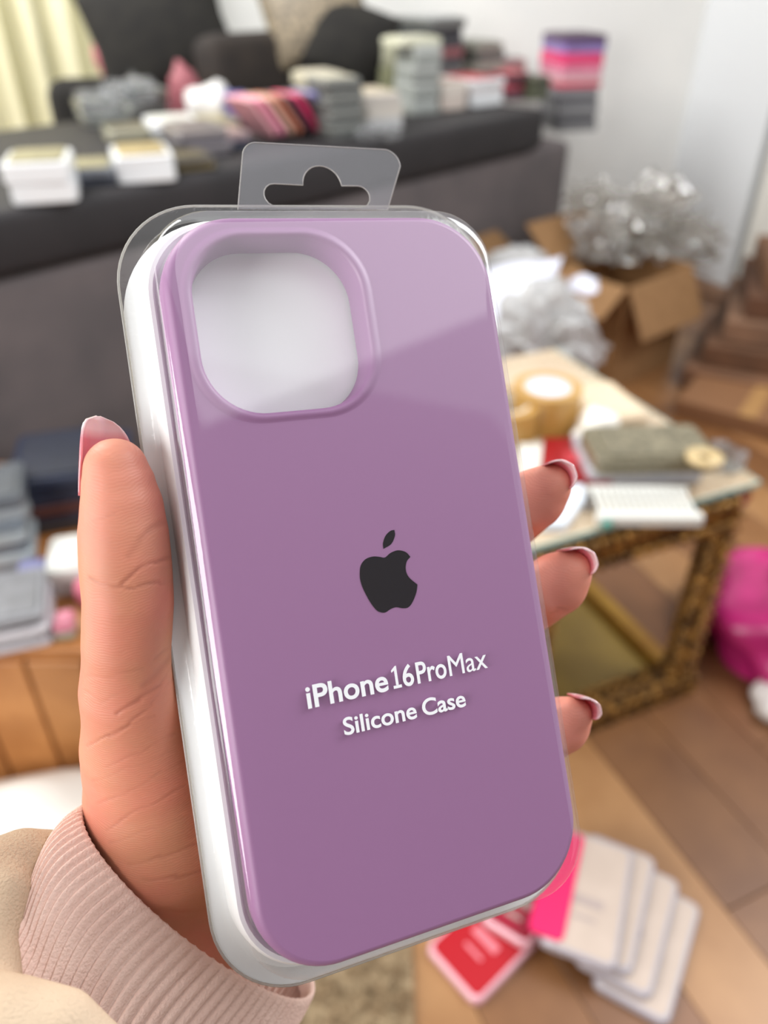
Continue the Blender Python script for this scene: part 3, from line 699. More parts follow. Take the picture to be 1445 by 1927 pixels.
o = link('pile', me, rug_m, rug); o['kind'] = 'stuff'

# ================================================================= LEFT: CRATE WITH STACKS
cr = empty('wooden_crate', (-.62, .714, 0)); tag(cr, 'orange-brown wooden crate with upright boards and stacked packages on it', 'crate')
oran = pm('orange_wood', (188, 130, 76), .5, noise=(9, (160, 104, 56)), rand=.10)
CW, CD, CHH = .62, .46, .285
bm = bmesh.new(); add_box(bm, (0, CD/2, CHH-.009), (CW, CD, .018), .002, 1); bm_obj('top_panel', bm, oran, cr)
bm = bmesh.new(); add_box(bm, (0, CD/2, .02), (CW-.02, CD-.03, .012), .001, 1); bm_obj('bottom_panel', bm, oran, cr)
for k in range(8):
    x = -CW/2+CW*(k+.5)/8
    for y in (0, CD):
        bm = bmesh.new(); add_box(bm, (x, y, (CHH-.018)/2+.002), (CW/8-.004, .014, CHH-.022), .002, 1); bm_obj('board', bm, oran, cr)
for k in range(6):
    y = CD*(k+.5)/6
    for x in (-CW/2+.007, CW/2-.007):
        bm = bmesh.new(); add_box(bm, (x, y, (CHH-.018)/2+.002), (.014, CD/6-.004, CHH-.022), .002, 1); bm_obj('board', bm, oran, cr)
cz = CHH+.001
gl = (168, 170, 176)
stack(40, 1225, 120, 88, [(190, 186, 192), (150, 150, 156), (196, 192, 196), (160, 160, 164), (130, 130, 134)], [(112, 112, 116)], 'silver stack on the crate front', z=cz, rz=.35)
stack(128, 1205, 36, 44, [(150, 156, 140), (200, 120, 140)], [(112, 120, 96), (206, 120, 140)], 'small green and pink pair on the crate', z=cz, rz=.2)
stack(140, 1120, 90, 70, [(206, 206, 204), (214, 214, 208)], [(222, 222, 216)], 'white pair behind the thumb', z=cz, rz=.25)
stack(20, 1080, 110, 170, [(120, 128, 136), (160, 168, 172), (96, 102, 110), (150, 156, 158), (110, 118, 126), (140, 146, 150), (84, 88, 94)], [(80, 84, 90)], 'grey tower on the crate', z=cz, rz=.35)
stack(65, 1130, 56, 50, [(76, 88, 120), (150, 150, 186)], [(70, 80, 120), (140, 140, 180)], 'small blue pair before the grey tower', z=cz, rz=.3)
stack(135, 1000, 150, 130, [(62, 58, 58), (52, 56, 74), (86, 50, 46), (48, 52, 70), (38, 44, 66), (34, 40, 60)], [(30, 34, 50)], 'navy pile beside the thumbnail', z=cz, rz=.3)
stack(205, 905, 80, 50, [(44, 50, 72), (52, 60, 84)], [(34, 40, 60)], 'dark pair behind the thumb tip', z=cz, rz=.2, dep=.1)
crumple('white_bag', 'shiny white crumpled bag on the rug between crate and sleeve', 'bag', M((226, 222, 214), .25), (-.52, .56, .015), (.20, .11, .075), 95, 4, .22, 1.8, rz=.3)
crumple('cloth_bundle', 'pink bundle peeking out beside the thumb', 'cloth', M((206, 110, 130), .5), at(155, 1180, cz)+Vector((0, .05, 0)), (.022, .02, .03), 97, 3, .3)
crumple('cloth_bundle', 'dark green bundle beside the pink bundle near the thumb', 'cloth', M((74, 92, 60), .6), at(140, 1140, cz)+Vector((0, .08, 0)), (.026, .02, .03), 98, 3, .3)

# ================================================================= HELD PACKAGE
PR = np.array([[0.92997, -0.15057, -0.33538], [0.1321, 0.98821, -0.07735], [0.34307, 0.02763, 0.9389]]); PT = np.array([-1.185, -13.085, 179.585])
c0 = cw(*PT)
def cdir(v): return CR*v[0]+CU*v[1]+CF*v[2]
ex = cdir(PR[:, 0]); ey = cdir(PR[:, 1]); ez = -cdir(PR[:, 2])
ex.normalize(); ey = (ey-ex*ex.dot(ey)).normalized(); ez = ex.cross(ey)
PM = Matrix(((ex.x, ey.x, ez.x, c0.x), (ex.y, ey.y, ez.y, c0.y), (ex.z, ey.z, ez.z, c0.z), (0, 0, 0, 1)))
def rings3(lst, n=12):                              # (hx, hy, r, z) mm -> 3D rings in metres
    return [[(x*1e-3, y*1e-3, z*1e-3) for x, y in rrect(hx, hy, r, n, 0, cy, 20 if r > 23 else None)] for hx, hy, r, z, cy in lst]
pk = empty('case_package'); pk.matrix_world = PM
tag(pk, 'clear hanging blister package around the purple phone case, held in the hand', 'package')
plastic = clear('blister_plastic', (252, 252, 252), .035, haze=.012, bump=(30, .012, .0006), f0=.085, fmax=.25)
plastic_side = clear('blister_side', (250, 250, 250), .12, haze=.06, bump=(900, .3, .0004), fmax=.16)
# dome
cy0 = .3
prof = [(47.5, 92.3, 20, -13.6, -.2), (44.6, 88.6, 17.5, -13.4, -.2), (43.9, 87.8, 16.8, -12.6, -.1), (42.6, 86.0, 15.2, -6, 0), (41.6, 84.7, 14, -0.4, 0), (41.3, 84.4, 13.8, .7, 0), (40.9, 84.0, 13.4, 1.6, 0), (40.3, 83.4, 13.0, 2.4, 0), (39.4, 82.5, 12.4, 3.05, 0), (38.2, 81.3, 11.4, 3.45, 0), (36.8, 79.9, 10.4, 3.62, 0), (36.4, 79.5, 10.2, 3.62, 0)]
bm = bmesh.new(); loft(bm, rings3(prof, 14), False, True)
dome = bm_obj('clear_cover', bm, plastic, pk); shade_auto(dome, 50)
dome.data.materials.append(plastic_side)
for p_ in dome.data.polygons:
    if p_.center.z < .0005: p_.material_index = 1
# rim bead round the flange
def tube_path(bm, pts, r, n=8, closed=True):
    pts = [Vector(p) for p in pts]; L = len(pts); rings = []
    for i in range(L):
        a = pts[(i-1) % L] if closed or i > 0 else pts[i]; b = pts[(i+1) % L] if closed or i < L-1 else pts[i]
        d = (b-a).normalized(); up = Vector((0, 0, 1)); s = d.cross(up).normalized(); t = s.cross(d)
        rings.append([pts[i]+s*(r*math.cos(2*math.pi*k/n))+t*(r*math.sin(2*math.pi*k/n)) for k in range(n)])
    loft(bm, rings, not closed, not closed, closed)
edge_m = pm('plastic_edge', (226, 220, 214), .25, spec=.6)
edge_c = clear('plastic_edge_clear', (214, 208, 190), .1, haze=.30)
bm = bmesh.new(); tube_path(bm, [(x*1e-3, y*1e-3, -.0138) for x, y in rrect(47.5, 92.3, 20, 14, 0, -.2)], .00032, 6); o = bm_obj('flange_edge', bm, edge_c, pk, True)
# white inner tray with recess
tray = [(47.3, 90.4, 24, -14.6, -2.0), (47.3, 90.4, 24, -14.0, -2.0), (44.8, 88.2, 21, -13.8, -1.0), (43.3, 86.8, 19, -13.0, -.4), (42.6, 85.4, 17.5, -7.0, 0), (41.9, 84.6, 17, -5.6, 0), (41.0, 83.9, 16.5, -5.6, 0), (40.3, 83.6, 17, -6.75, 0)]
bm = bmesh.new(); loft(bm, rings3(tray, 14), True, True)
tray_m = pm('tray_white', (246, 248, 248), .45)
o = bm_obj('inner_tray', bm, tray_m, pk); shade_auto(o, 30)
# hang tab with euro slot
def tab_outline():
    def arc(cx, cy, r, a0, a1, n=10): return [(cx+r*math.cos(math.radians(a0+(a1-a0)*i/n)), cy+r*math.sin(math.radians(a0+(a1-a0)*i/n))) for i in range(n+1)]
    out = [(22.6, 91.2)]+arc(23.6, 103.0, 4, 0, 90)+arc(-9.8, 104.4, 4, 90, 180)+[(-17.4, 91.2)]
    out = [(22.0, 91.2)]+[(27.5, 103.0)]+arc(23.3, 103.2, 4.2, 10, 90)+arc(-10.2, 104.2, 4.0, 92, 172)+[(-17.3, 91.2)]
    hole = arc(14.7, 94.6, 2.9, -90, 90, 8)+arc(5.2, 97.5, 5.1, 0, 180, 14)+arc(-7.4, 94.9, 2.9, 90, 270, 8)
    return out, hole
out, hole = tab_outline()
cu_ = bpy.data.curves.new('tabc', 'CURVE'); cu_.dimensions = '2D'; cu_.fill_mode = 'BOTH'; cu_.extrude = .00018
for pts in (out, hole):
    sp = cu_.splines.new('POLY'); sp.points.add(len(pts)-1); sp.use_cyclic_u = True
    for q, (x, y) in zip(sp.points, pts): q.co = (x*1e-3, y*1e-3, 0, 1)
tmp = bpy.data.objects.new('tabtmp', cu_); COL.objects.link(tmp)
dg = bpy.context.evaluated_depsgraph_get(); me = bpy.data.meshes.new_from_object(tmp.evaluated_get(dg)); bpy.data.objects.remove(tmp)
tabm = clear('tab_plastic', (236, 234, 238), .05, haze=.015, bump=(120, .25, .001), ior=1.5)
me.materials.clear(); o = link('hang_tab', me, tabm, pk); o.location = (0, 0, -.0137)
bm = bmesh.new()
tube_path(bm, [(x*1e-3, y*1e-3, -.0137) for x, y in out], .00016, 6, False); tube_path(bm, [(x*1e-3, y*1e-3, -.0137) for x, y in hole], .00016, 6)
bm_obj('tab_edge', bm, edge_c, pk, True)
# lettering
def text_run(bm, s, x0, x1, y0, hcap, z, off=0.0):
    c = bpy.data.curves.new('t', 'FONT'); c.body = s; c.size = 1; c.extrude = 0; c.offset = off; c.resolution_u = 6
    t = bpy.data.objects.new('t', c); COL.objects.link(t)
    dg = bpy.context.evaluated_depsgraph_get(); m = bpy.data.meshes.new_from_object(t.evaluated_get(dg)); bpy.data.objects.remove(t)
    V = np.array([v.co[:] for v in m.vertices]); lo = V.min(0); hi = V.max(0)
    cap = {'c': .729}.get('c'); sc = hcap/cap
    base = 0
    vs = [bm.verts.new(((x0+(v[0]-lo[0])/(hi[0]-lo[0])*(x1-x0))*1e-3, (y0+v[1]*sc)*1e-3, z)) for v in V]
    for f in m.polygons:
        try: bm.faces.new([vs[i] for i in f.vertices])
        except ValueError: pass
def lettering(runs, name):
    bm = bmesh.new()
    for r in runs: text_run(bm, *r)
    if len(runs) > 2:                              # the digit one with flag and foot
        for P in ([(-1.35, -26.4), (-.75, -26.4), (-.75, -22.1), (-1.05, -22.1), (-1.35, -22.35)], [(-2.0, -27.1), (-.05, -27.1), (-.05, -26.45), (-2.0, -26.45)], [(-2.05, -22.95), (-2.05, -23.4), (-1.35, -23.05), (-1.35, -22.35)]):
            bm.faces.new([bm.verts.new((x*1e-3, y*1e-3, ZT)) for x, y in P])
    bmesh.ops.recalc_face_normals(bm, faces=bm.faces)
    g = bmesh.ops.extrude_face_region(bm, geom=list(bm.faces))
    for v in g['geom']:
        if isinstance(v, bmesh.types.BMVert): v.co.z += .00012
    return bm_obj(name, bm, pm('white_ink', (236, 238, 240), .4), pk)
ZT = .0036
lettering([('iPhone', -22.1, -3.2, -27.1, 5.0, ZT, .018), ('6', .45, 3.1, -27.1, 5.0, ZT, .012), ('Pro', 3.9, 11.3, -27.1, 5.0, ZT, .012), ('Max', 12.0, 21.9, -27.1, 5.0, ZT, .0)], 'lettering')
lettering([('Silicone', -14.9, 2.5, -34.6, 3.9, ZT, .016), ('Case', 4.0, 14.9, -34.6, 3.9, ZT, .016)], 'lettering')

# ---- purple silicone case with the camera opening
case = empty('phone_case'); case.matrix_world = PM @ Matrix.Translation((0, 0, .00085))
tag(case, 'purple silicone phone case with a large camera opening, inside the clear package', 'phone case')
pur = pm('purple_silicone', (158, 112, 156), .48, noise=(3, (155, 109, 153)), spec=.8)
HC = (-14.4, 57.6)
NO, NI = 14, 14
outer = [(38.0, 80.4, 16.2, -6.6), (39.2, 81.6, 17, -5.8), (39.6, 82.0, 17.4, -4.0), (39.5, 81.9, 17.3, -1.5), (39.2, 81.6, 17.0, .3), (38.7, 81.1, 16.6, 1.2), (38.1, 80.5, 16.1, 1.8), (37.5, 79.9, 15.6, 2.05), (37.2, 79.8, 15.4, 2.05)]
bm = bmesh.new()
R3 = [[(x*1e-3, y*1e-3, z*1e-3) for x, y in rrect(hx+.5, hy+1.0, r, NO, .15, -.15)] for hx, hy, r, z in outer]
VO = loft(bm, R3)
lipp = [(22.3, 22.1, 15.2, 2.05), (22.0, 21.9, 15.0, 2.05), (21.5, 21.5, 14.7, 2.3), (21.0, 21.1, 14.3, 2.5), (20.4, 20.6, 13.9, 2.62), (19.8, 20.1, 13.5, 2.4), (19.3, 19.7, 13.1, 1.7), (19.1, 19.5, 12.9, -6.5)]
RL = [[(x*1e-3, y*1e-3, z*1e-3) for x, y in rrect(hx, hy, r, NI, *HC)] for hx, hy, r, z in lipp]
VL = loft(bm, RL)
# front face between outer loop and lip loop (same vertex count and phase -> bridge through corner pairing)
n = len(VO[-1]); A_v = VO[-1]; B_v = VL[0]
for i in range(n):
    bm.faces.new((A_v[i], A_v[(i+1) % n], B_v[(i+1) % n], B_v[i]))
for A2, B2 in ((VO[0], VL[-1]),):
    for i in range(n): bm.faces.new((B2[i], B2[(i+1) % n], A2[(i+1) % n], A2[i]))
o = bm_obj('shell', bm, pur, case); shade_auto(o, 40)
# fruit logo
AP = [(0.8, 2.4), (2.3, 3.2), (4.0, 3.55), (5.4, 3.2), (6.3, 2.6), (7.0, 1.6), None, (5.9, 0.6), (5.4, -1.2), (5.9, -3.0), (7.7, -5.0), None, (7.1, -6.8), (5.8, -8.8), (4.6, -9.75), (3.2, -9.7), (1.7, -9.2), (0.3, -9.4), (-1.0, -9.9), (-2.0, -9.75), (-3.1, -9.0), (-4.3, -6.9), (-5.4, -3.9), (-5.8, -1.7), (-5.6, 0.2), (-5.1, 1.6), (-3.9, 2.7), (-2.1, 3.05), (-0.5, 2.75)]
LF = [(4.1, 8.3), None, (4.0, 6.9), (2.8, 5.2), (0.8, 4.4), None, (0.9, 5.7), (1.8, 7.3), (3.1, 8.2)]
def smooth_loop(pts, k=6):
    sharp = set(); P = []
    for q in pts:
        if q is None: sharp.add(len(P)-1)
        else: P.append(np.array(q, float))
    n = len(P); out = []
    for i in range(n):
        p1, p2 = P[i], P[(i+1) % n]; p0 = p1-(p2-p1) if i in sharp else P[i-1]; p3 = p2+(p2-p1) if (i+1) % n in sharp else P[(i+2) % n]
        for j in range(k):
            t = j/k; out.append(.5*((2*p1)+(-p0+p2)*t+(2*p0-5*p1+4*p2-p3)*t*t+(-p0+3*p1-3*p2+p3)*t**3))
    return out
cu_ = bpy.data.curves.new('logoc', 'CURVE'); cu_.dimensions = '2D'; cu_.fill_mode = 'BOTH'; cu_.extrude = .00004
for pts in (smooth_loop(AP), smooth_loop(LF)):
    sp = cu_.splines.new('POLY'); sp.points.add(len(pts)-1); sp.use_cyclic_u = True
    for q, p_ in zip(sp.points, pts): q.co = (p_[0]*1e-3, p_[1]*1e-3, 0, 1)
tmp = bpy.data.objects.new('tmp', cu_); COL.objects.link(tmp)
dg = bpy.context.evaluated_depsgraph_get(); me = bpy.data.meshes.new_from_object(tmp.evaluated_get(dg)); bpy.data.objects.remove(tmp)
me.materials.clear(); o = link('fruit_logo', me, pm('logo_black', (12, 10, 20), .45, spec=.2), case); o.location = (0, 0, .0021); o['label'] = 'dark bitten-fruit emblem'

# ================================================================= HAND
def carve_pkg(X, Y, Z):
    x = PR[0, 0]*(X-PT[0])+PR[1, 0]*(Y-PT[1])+PR[2, 0]*(Z-PT[2])
    y = PR[0, 1]*(X-PT[0])+PR[1, 1]*(Y-PT[1])+PR[2, 1]*(Z-PT[2])
    z = -(PR[0, 2]*(X-PT[0])+PR[1, 2]*(Y-PT[1])+PR[2, 2]*(Z-PT[2]))
    def box(hx, hy, z0, z1):
        qx = np.abs(x)-hx; qy = np.abs(y)-hy; qz = np.abs(z-(z0+z1)/2)-(z1-z0)/2
        return np.maximum(np.maximum(qx, qy), qz)
    wall = 44.8-(z+13.6)*.17                       # drafted cover walls
    body = np.maximum(np.maximum(np.abs(x)-wall, np.abs(y)-wall-43.5), np.maximum(-(z+15.0), z-4.2))
    return np.minimum(body, box(47.9, 92.7, -15.0, -13.1))
S = SDF((-85, -150, 135), (70, 30, 265), .95)
def Pq(u, v, Z, rpx=None, r=None):
    return (px(u, v, Z), r if r is not None else rpx*Z/FPX)
# thumb
thumb = [Pq(218, 884, 169, 60), Pq(224, 915, 169.5, 68), Pq(230, 955, 170, 76), Pq(233, 1005, 170.5, 82.5), Pq(237, 1060, 171, 84.5), Pq(242, 1130, 172, 83), Pq(241, 1215, 175, 84), Pq(254, 1300, 181, 97), Pq(272, 1400, 190, 110), Pq(300, 1490, 198, 134), Pq(330, 1545, 205, 156)]
S.chain(thumb, 1.5)
# palm
wrist = (px(385, 1705, 221), 16.5)
S.chain([(px(330, 1545, 206), 21.5), (px(370, 1640, 217), 18.5), wrist, (px(290, 1850, 213), 16), (px(170, 2080, 200), 17)], 7)
mcp = [px(610, 1010, 232), px(650, 1130, 236), px(670, 1250, 235), px(680, 1370, 231)]
for i, m_ in enumerate(mcp):
    S.cone(px(400+25*i, 1570, 217+2*i), 16, m_, 10.5, 9)
S.cone(px(300, 1400, 196), 15, mcp[0], 11, 9)
S.cone(px(252, 1290, 183), 10, px(330, 1420, 204), 14, 5)
# fingers: knuckle -> middle joint -> end joint -> tip
fingers = [
    [(mcp[0], 9.5), (px(870, 1000, 243), 9.0), (px(965, 978, 229), 8.5), (px(1008, 937, 213), 8.1)],
    [(mcp[1], 9.8), (px(900, 1150, 246), 9.2), (px(1000, 1135, 230), 8.6), (px(1047, 1098, 213), 8.5)],
    [(mcp[2], 9.3), (px(890, 1270, 246), 8.8), (px(955, 1272, 233), 8.0), (px(965, 1245, 222), 7.0)],
    [(mcp[3], 8.5), (px(890, 1415, 240), 8.0), (px(1005, 1402, 226), 7.4), (px(1057, 1364, 213), 7.5)]]
for f in fingers: S.chain(f, 1.6)
S.cone(px(1008, 937, 213), 7.6, px(1034, 914, 210), 6.0, 2.0)
S.cone(px(1047, 1098, 213), 7.8, px(1072, 1076, 210), 6.0, 2.0)
S.cone(px(1057, 1364, 213), 6.8, px(1080, 1346, 210), 5.0, 2.0)
S.carve(carve_pkg, .8)
V, Q = S.mesh('cam', 'hand')
me0 = np_mesh('hand_raw', V*1.0, Q)               # still in camera millimetres
tmp = bpy.data.objects.new('tmp', me0); COL.objects.link(tmp)
sm = tmp.modifiers.new('s', 'SMOOTH'); sm.factor = .5; sm.iterations = 5
ss = tmp.modifiers.new('ss', 'SUBSURF'); ss.levels = 1
dg = bpy.context.evaluated_depsgraph_get(); me1 = bpy.data.meshes.new_from_object(tmp.evaluated_get(dg)); bpy.data.objects.remove(tmp)
nv = len(me1.vertices); V = np.empty(nv*3); me1.vertices.foreach_get('co', V); V = V.reshape(-1, 3)
NV = np.empty(nv*3); me1.vertices.foreach_get('normal', NV); NV = NV.reshape(-1, 3)
if ((V-V.mean(0))*NV).sum() < 0: NV = -NV
U_ = 722.5+FPX*V[:, 0]/V[:, 2]; W_ = 963.5-FPX*V[:, 1]/V[:, 2]
front = np.clip(-(NV*V).sum(1)/np.linalg.norm(V, axis=1)*1.5+.1, 0, 1)
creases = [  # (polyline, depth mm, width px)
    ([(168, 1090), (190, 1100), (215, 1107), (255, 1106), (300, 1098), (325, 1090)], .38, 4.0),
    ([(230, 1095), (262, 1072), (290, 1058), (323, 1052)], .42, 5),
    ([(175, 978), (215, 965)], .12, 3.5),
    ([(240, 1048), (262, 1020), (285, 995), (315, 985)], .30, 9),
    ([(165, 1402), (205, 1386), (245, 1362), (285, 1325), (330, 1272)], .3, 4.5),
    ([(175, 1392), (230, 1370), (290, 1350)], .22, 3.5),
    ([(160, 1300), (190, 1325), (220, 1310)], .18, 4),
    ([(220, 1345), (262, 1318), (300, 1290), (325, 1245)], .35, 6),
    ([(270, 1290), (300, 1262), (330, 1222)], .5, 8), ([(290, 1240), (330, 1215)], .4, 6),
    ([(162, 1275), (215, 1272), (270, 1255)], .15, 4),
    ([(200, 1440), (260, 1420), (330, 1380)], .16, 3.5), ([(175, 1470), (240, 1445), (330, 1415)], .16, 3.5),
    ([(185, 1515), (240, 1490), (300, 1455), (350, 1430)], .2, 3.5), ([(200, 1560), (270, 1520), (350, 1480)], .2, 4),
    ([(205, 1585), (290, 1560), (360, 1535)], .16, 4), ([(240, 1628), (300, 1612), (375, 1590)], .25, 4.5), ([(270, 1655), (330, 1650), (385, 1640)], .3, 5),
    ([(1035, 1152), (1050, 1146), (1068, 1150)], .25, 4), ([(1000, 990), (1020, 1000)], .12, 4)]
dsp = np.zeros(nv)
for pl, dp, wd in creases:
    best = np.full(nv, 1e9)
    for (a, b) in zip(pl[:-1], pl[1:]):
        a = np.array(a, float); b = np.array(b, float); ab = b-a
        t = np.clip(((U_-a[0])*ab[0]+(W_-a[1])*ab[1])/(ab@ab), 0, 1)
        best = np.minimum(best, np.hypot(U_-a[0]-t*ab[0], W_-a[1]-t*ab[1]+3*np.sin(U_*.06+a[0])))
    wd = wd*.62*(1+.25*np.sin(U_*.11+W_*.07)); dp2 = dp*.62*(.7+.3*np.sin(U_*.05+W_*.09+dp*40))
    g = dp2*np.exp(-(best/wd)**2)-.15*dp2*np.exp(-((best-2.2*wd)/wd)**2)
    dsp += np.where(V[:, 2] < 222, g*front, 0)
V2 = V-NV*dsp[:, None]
# pinkness towards fingertips, stored on the skin
tips = [px(1020, 930, 212), px(1058, 1088, 212), px(1068, 1355, 212), px(225, 900, 170)]
pk_ = np.zeros(nv)
for i, t in enumerate(tips): pk_ = np.maximum(pk_, np.exp(-(np.linalg.norm(V-t, axis=1)/(13 if i < 3 else 14))**2)*(1 if i < 3 else .45))
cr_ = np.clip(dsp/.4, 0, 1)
WV = cam2world(V2); base = Vector(cam2world(np.array([wrist[0]]))[0])
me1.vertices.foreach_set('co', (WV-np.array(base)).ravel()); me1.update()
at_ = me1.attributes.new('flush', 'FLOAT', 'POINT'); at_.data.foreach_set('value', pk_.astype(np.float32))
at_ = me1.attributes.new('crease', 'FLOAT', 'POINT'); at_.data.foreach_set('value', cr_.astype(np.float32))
def skin_mat():
    m = bpy.data.materials.new('skin'); m.use_nodes = True; nt = m.node_tree; b = nt.nodes['Principled BSDF']; N = nt.nodes.new; Lk = nt.links.new
    tc = N('ShaderNodeTexCoord'); n = N('ShaderNodeTexNoise'); n.inputs['Scale'].default_value = 55; n.inputs['Detail'].default_value = 3; Lk(tc.outputs['Object'], n.inputs['Vector'])
    r = N('ShaderNodeValToRGB'); r.color_ramp.elements[0].position = .35; r.color_ramp.elements[1].position = .68
    r.color_ramp.elements[0].color = lin((196, 134, 104))+(1,); r.color_ramp.elements[1].color = lin((206, 128, 106))+(1,); Lk(n.outputs['Fac'], r.inputs['Fac'])
    a = N('ShaderNodeAttribute'); a.attribute_name = 'flush'; mx = N('ShaderNodeMix'); mx.data_type = 'RGBA'; Lk(a.outputs['Fac'], mx.inputs['Factor']); Lk(r.outputs['Color'], mx.inputs['A']); mx.inputs['B'].default_value = lin((232, 150, 132))+(1,)
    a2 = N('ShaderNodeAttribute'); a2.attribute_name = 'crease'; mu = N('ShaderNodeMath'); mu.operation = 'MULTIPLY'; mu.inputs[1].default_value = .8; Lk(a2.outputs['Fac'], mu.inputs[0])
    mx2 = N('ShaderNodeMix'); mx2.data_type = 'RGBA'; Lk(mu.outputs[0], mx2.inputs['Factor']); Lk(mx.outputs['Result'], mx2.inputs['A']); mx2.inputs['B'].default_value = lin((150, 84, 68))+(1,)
    Lk(mx2.outputs['Result'], b.inputs['Base Color'])
    b.inputs['Roughness'].default_value = .5; b.inputs['Specular IOR Level'].default_value = .4
    b.inputs['Subsurface Weight'].default_value = .18; b.inputs['Subsurface Scale'].default_value = .003; b.inputs['Subsurface Radius'].default_value = (1, .35, .2)
    wv = N('ShaderNodeTexWave'); wv.inputs['Scale'].default_value = 560; wv.inputs['Distortion'].default_value = 9; wv.inputs['Detail'].default_value = 1.5; wv.inputs['Detail Scale'].default_value = .6
    wv.bands_direction = 'Z'; Lk(tc.outputs['Object'], wv.inputs['Vector'])
    n2 = N('ShaderNodeTexNoise'); n2.inputs['Scale'].default_value = 900; Lk(tc.outputs['Object'], n2.inputs['Vector'])
    ad = N('ShaderNodeMath'); ad.operation = 'ADD'; Lk(wv.outputs['Fac'], ad.inputs[0]); Lk(n2.outputs['Fac'], ad.inputs[1])
    bp = N('ShaderNodeBump'); bp.inputs['Strength'].default_value = .22; bp.inputs['Distance'].default_value = .00012; Lk(ad.outputs[0], bp.inputs['Height']); Lk(bp.outputs['Normal'], b.inputs['Normal'])
    return m
skin = skin_mat()
me1.name = 'hand'
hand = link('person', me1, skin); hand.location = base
me1.polygons.foreach_set('use_smooth', [True]*len(me1.polygons)); me1.update()
tag(hand, 'person seen as a hand in a sweatshirt sleeve holding the purple case package', 'person')

# nails
def nail_mat():
    m = bpy.data.materials.new('nail'); m.use_nodes = True; nt = m.node_tree; b = nt.nodes['Principled BSDF']; N = nt.nodes.new; Lk = nt.links.new
    a = N('ShaderNodeAttribute'); a.attribute_name = 'along'; r = N('ShaderNodeValToRGB'); e = r.color_ramp.elements
    e[0].position = .70; e[0].color = lin((226, 140, 150))+(1,); e[1].position = .84; e[1].color = lin((244, 212, 214))+(1,)
    Lk(a.outputs['Fac'], r.inputs['Fac']); Lk(r.outputs['Color'], b.inputs['Base Color']); b.inputs['Roughness'].default_value = .15; b.inputs['Coat Weight'].default_value = .5
    b.inputs['Subsurface Weight'].default_value = .2; b.inputs['Subsurface Scale'].default_value = .002
    return m
nailm = nail_mat()
def nail(c, axis, nrm, R, L, half_deg, tilt=0, th=.5, almond=False):
    """c: arc centre at the cuticle end (camera mm); axis towards the free edge; nrm outward"""
    a = np.array(axis, float); a /= np.linalg.norm(a); nn = np.array(nrm, float); nn -= a*(nn@a); nn /= np.linalg.norm(nn); s = np.cross(a, nn)
    nu, nvv = 18, 20; bm = bmesh.new(); G = []; al = []
    for i in range(nu+1):
        t = i/nu
        w = (.80+.20*min(1, t*2.2)) if t < .6 else math.sqrt(max(0, 1-((t-.6)/.4)**2.4))*1.0
        if almond: w = math.sqrt(max(0, 1-(max(0, t-.42)/.58)**2.1))*(.8+.2*min(1, t*2.2))
        w = max(w, .06); R_i = R*(1-.10*t); row = []
        for j in range(nvv+1):
            q = math.radians(half_deg)*(2*j/nvv-1)*w
            lft = -.6*(1-t)**3-.9*max(0, t-.5)**2*R*.5
            p_ = np.array(c)+a*(L*(t+(0.0)))+nn*(R_i*math.cos(q)+lft)+s*(R_i*math.sin(q))
            row.append(bm.verts.new(p_)); al.append(t)
        G.append(row)
    for i in range(nu):
        for j in range(nvv): bm.faces.new((G[i][j], G[i][j+1], G[i+1][j+1], G[i+1][j]))
    me = bpy.data.meshes.new('fingernail'); bm.to_mesh(me); bm.free()
    at2 = me.attributes.new('along', 'FLOAT', 'POINT'); at2.data.foreach_set('value', np.array(al, np.float32))
    V = np.array([v.co[:] for v in me.vertices]); me.vertices.foreach_set('co', (cam2world(V)-np.array(base)).ravel()); me.update()
    o = link('fingernail', me, nailm, hand, True)
    sol = o.modifiers.new('t', 'SOLIDIFY'); sol.thickness = th*1e-3; sol.offset = 0
    o['label'] = 'pink fingernail with pale tip'
    return o
def nail_px(u, v, Z, rpx, axis, nrm, L, hd, back):
    c = px(u, v, Z); a = np.array(axis, float); a /= np.linalg.norm(a)
    return nail(c-a*back, axis, nrm, rpx*Z/FPX, L, hd)
nail_px(1049, 899, 205, 35, (.22, .16, -.96), (.72, .68, .3), 13, 78, 9.5)
nail_px(1088, 1062, 205, 35, (.22, .14, -.96), (.72, .68, .3), 13, 78, 9.5)
nail_px(1101, 1339, 205, 29, (.22, .12, -.96), (.78, .60, .3), 11.5, 74, 8.5)
nail_px(975, 1222, 217, 26, (.1, .12, -.98), (.72, .68, .3), 9, 66, 9.0)
nail(px(217, 934, 170.5), (.02, 1, -.02), (-.84, 0, .54), 7.7, 17.8, 70, almond=True)

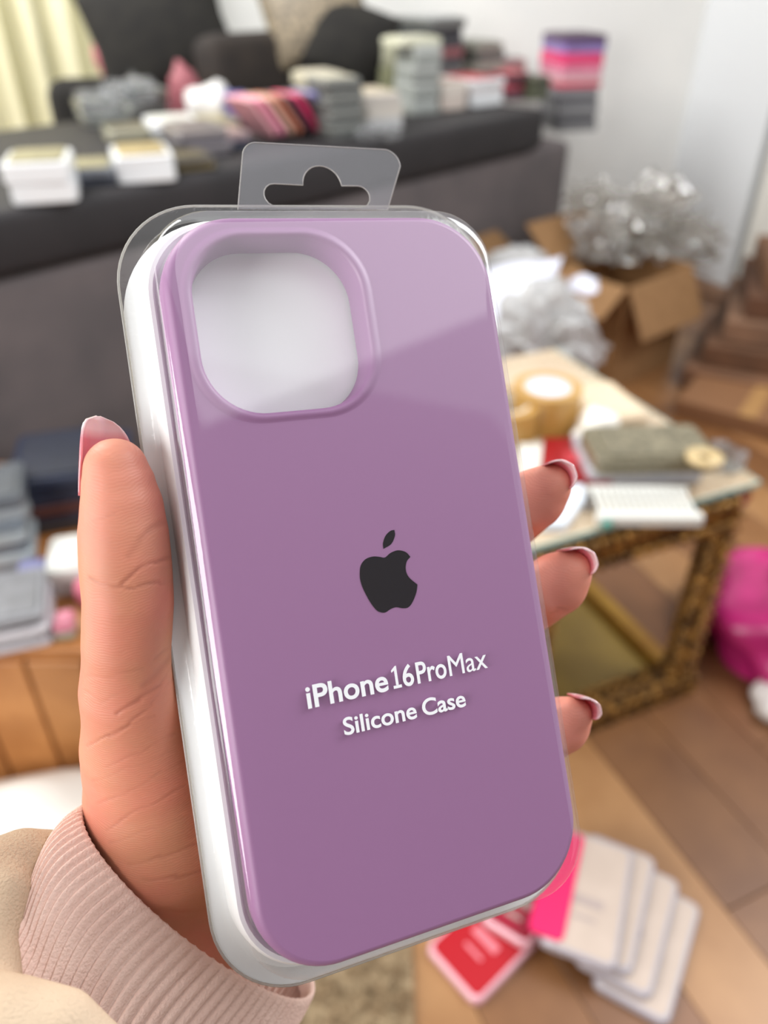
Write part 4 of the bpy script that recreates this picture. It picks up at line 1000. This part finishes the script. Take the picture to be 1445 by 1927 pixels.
# ================================================================= SLEEVE
rib_m = pm('rib_knit', (244, 214, 200), .95, noise=(90, (238, 206, 192)), bump=(1400, .5), spec=.1)
fle_m = pm('fleece', (206, 184, 158), .95, noise=(45, (198, 174, 148)), bump=(1500, .6), spec=.1)
P1 = px(160, 1512, 193); P2 = px(592, 1868, 226); C1 = (P1+P2)/2; Aax = (P2-P1)/2; Bax = np.array([-1.0, 2.6, -22.0])
Q1 = px(20, 1730, 170); Q2 = px(330, 2210, 200); C2 = (Q1+Q2)/2; Aax2 = (Q2-Q1)/2; Bax2 = np.array([-4, 0, -24.0])
NR = 84; SUB = 8; NT = NR*SUB; NS = 40
rings = []
def cuff_ring(t, inner=0.0, rib=1.0):
    c = C1*(1-t)+C2*t; a = Aax*(1-t)+Aax2*t; b = Bax*(1-t)+Bax2*t
    bul = 1+.05*math.sin(math.pi*min(1, t*1.6))
    out = []
    for k in range(NT):
        th = 2*math.pi*k/NT+.05*math.sin(2*math.pi*t*.8); e = a*math.cos(th)+b*math.sin(th); ln = np.linalg.norm(e); e_ = e/ln
        r = rib*.95*(abs(math.sin(math.pi*k/SUB))**.6-.5)*(.6+.8*min(1, t*8))
        out.append(c+e*bul+e_*(r-inner))
    return out
rr = [cuff_ring(.10, 1.9, 0), cuff_ring(.02, 1.9, .3), cuff_ring(.004, 1.4, .8), cuff_ring(-.006, .7, 1), cuff_ring(.0, .2, 1)]
for i in range(1, NS+1): rr.append(cuff_ring(i/NS*1.0, 0, 1))
Vv = np.array(rr).reshape(-1, 3); Vw = cam2world(Vv)-np.array(base)
idx = lambda j, i: j*NT+(i % NT)
Fq = [(idx(j, i), idx(j, i+1), idx(j+1, i+1), idx(j+1, i)) for j in range(len(rr)-1) for i in range(NT)]
me = bpy.data.meshes.new('cuff'); me.from_pydata(Vw.tolist(), [], Fq); me.update()
bm = bmesh.new(); bm.from_mesh(me); bmesh.ops.recalc_face_normals(bm, faces=bm.faces); bm.to_mesh(me); bm.free()
sleeve_parent = hand
S2 = SDF((-150, -190, 110), (30, -60, 250), 1.3)
S2.chain([(px(160, 1600, 208), 5.5), (px(112, 1618, 196), 7.0), (px(40, 1632, 182), 8.6), (px(-60, 1685, 172), 10)], 3)
S2.chain([(px(5, 1680, 171), 6.0), (px(-25, 1770, 165), 6.2), (px(-25, 1850, 160), 6.8)], 2)
S2.chain([(px(-90, 1925, 152), 10), (px(20, 1935, 150), 9.0), (px(105, 1948, 150), 8.2), (px(165, 1990, 151), 7.2), (px(250, 2080, 154), 7)], 2)
S2.chain([(px(-60, 1700, 185), 9), (px(-95, 1800, 175), 12), (px(-80, 1900, 165), 12)], 5)
S2.chain([(px(-40, 1900, 190), 22), (px(-150, 2150, 180), 34), (px(-220, 2400, 170), 36)], 4)
Vf, Qf = S2.mesh('cam', 'sleeve'); me = np_mesh('sleeve', cam2world(Vf)-np.array(base), Qf)
slv = link('sleeve', me, fle_m, hand, True); slv['label'] = 'beige fleece sweatshirt sleeve'
bm = bmesh.new(); bm.from_mesh(me); bmesh.ops.recalc_face_normals(bm, faces=bm.faces); bm.to_mesh(me); bm.free(); shade(slv)
mcu = bpy.data.meshes['cuff']; cf = link('cuff', mcu, rib_m, slv, True); cf['label'] = 'pale pink ribbed knit cuff'
for p_ in mcu.polygons: p_.use_smooth = True
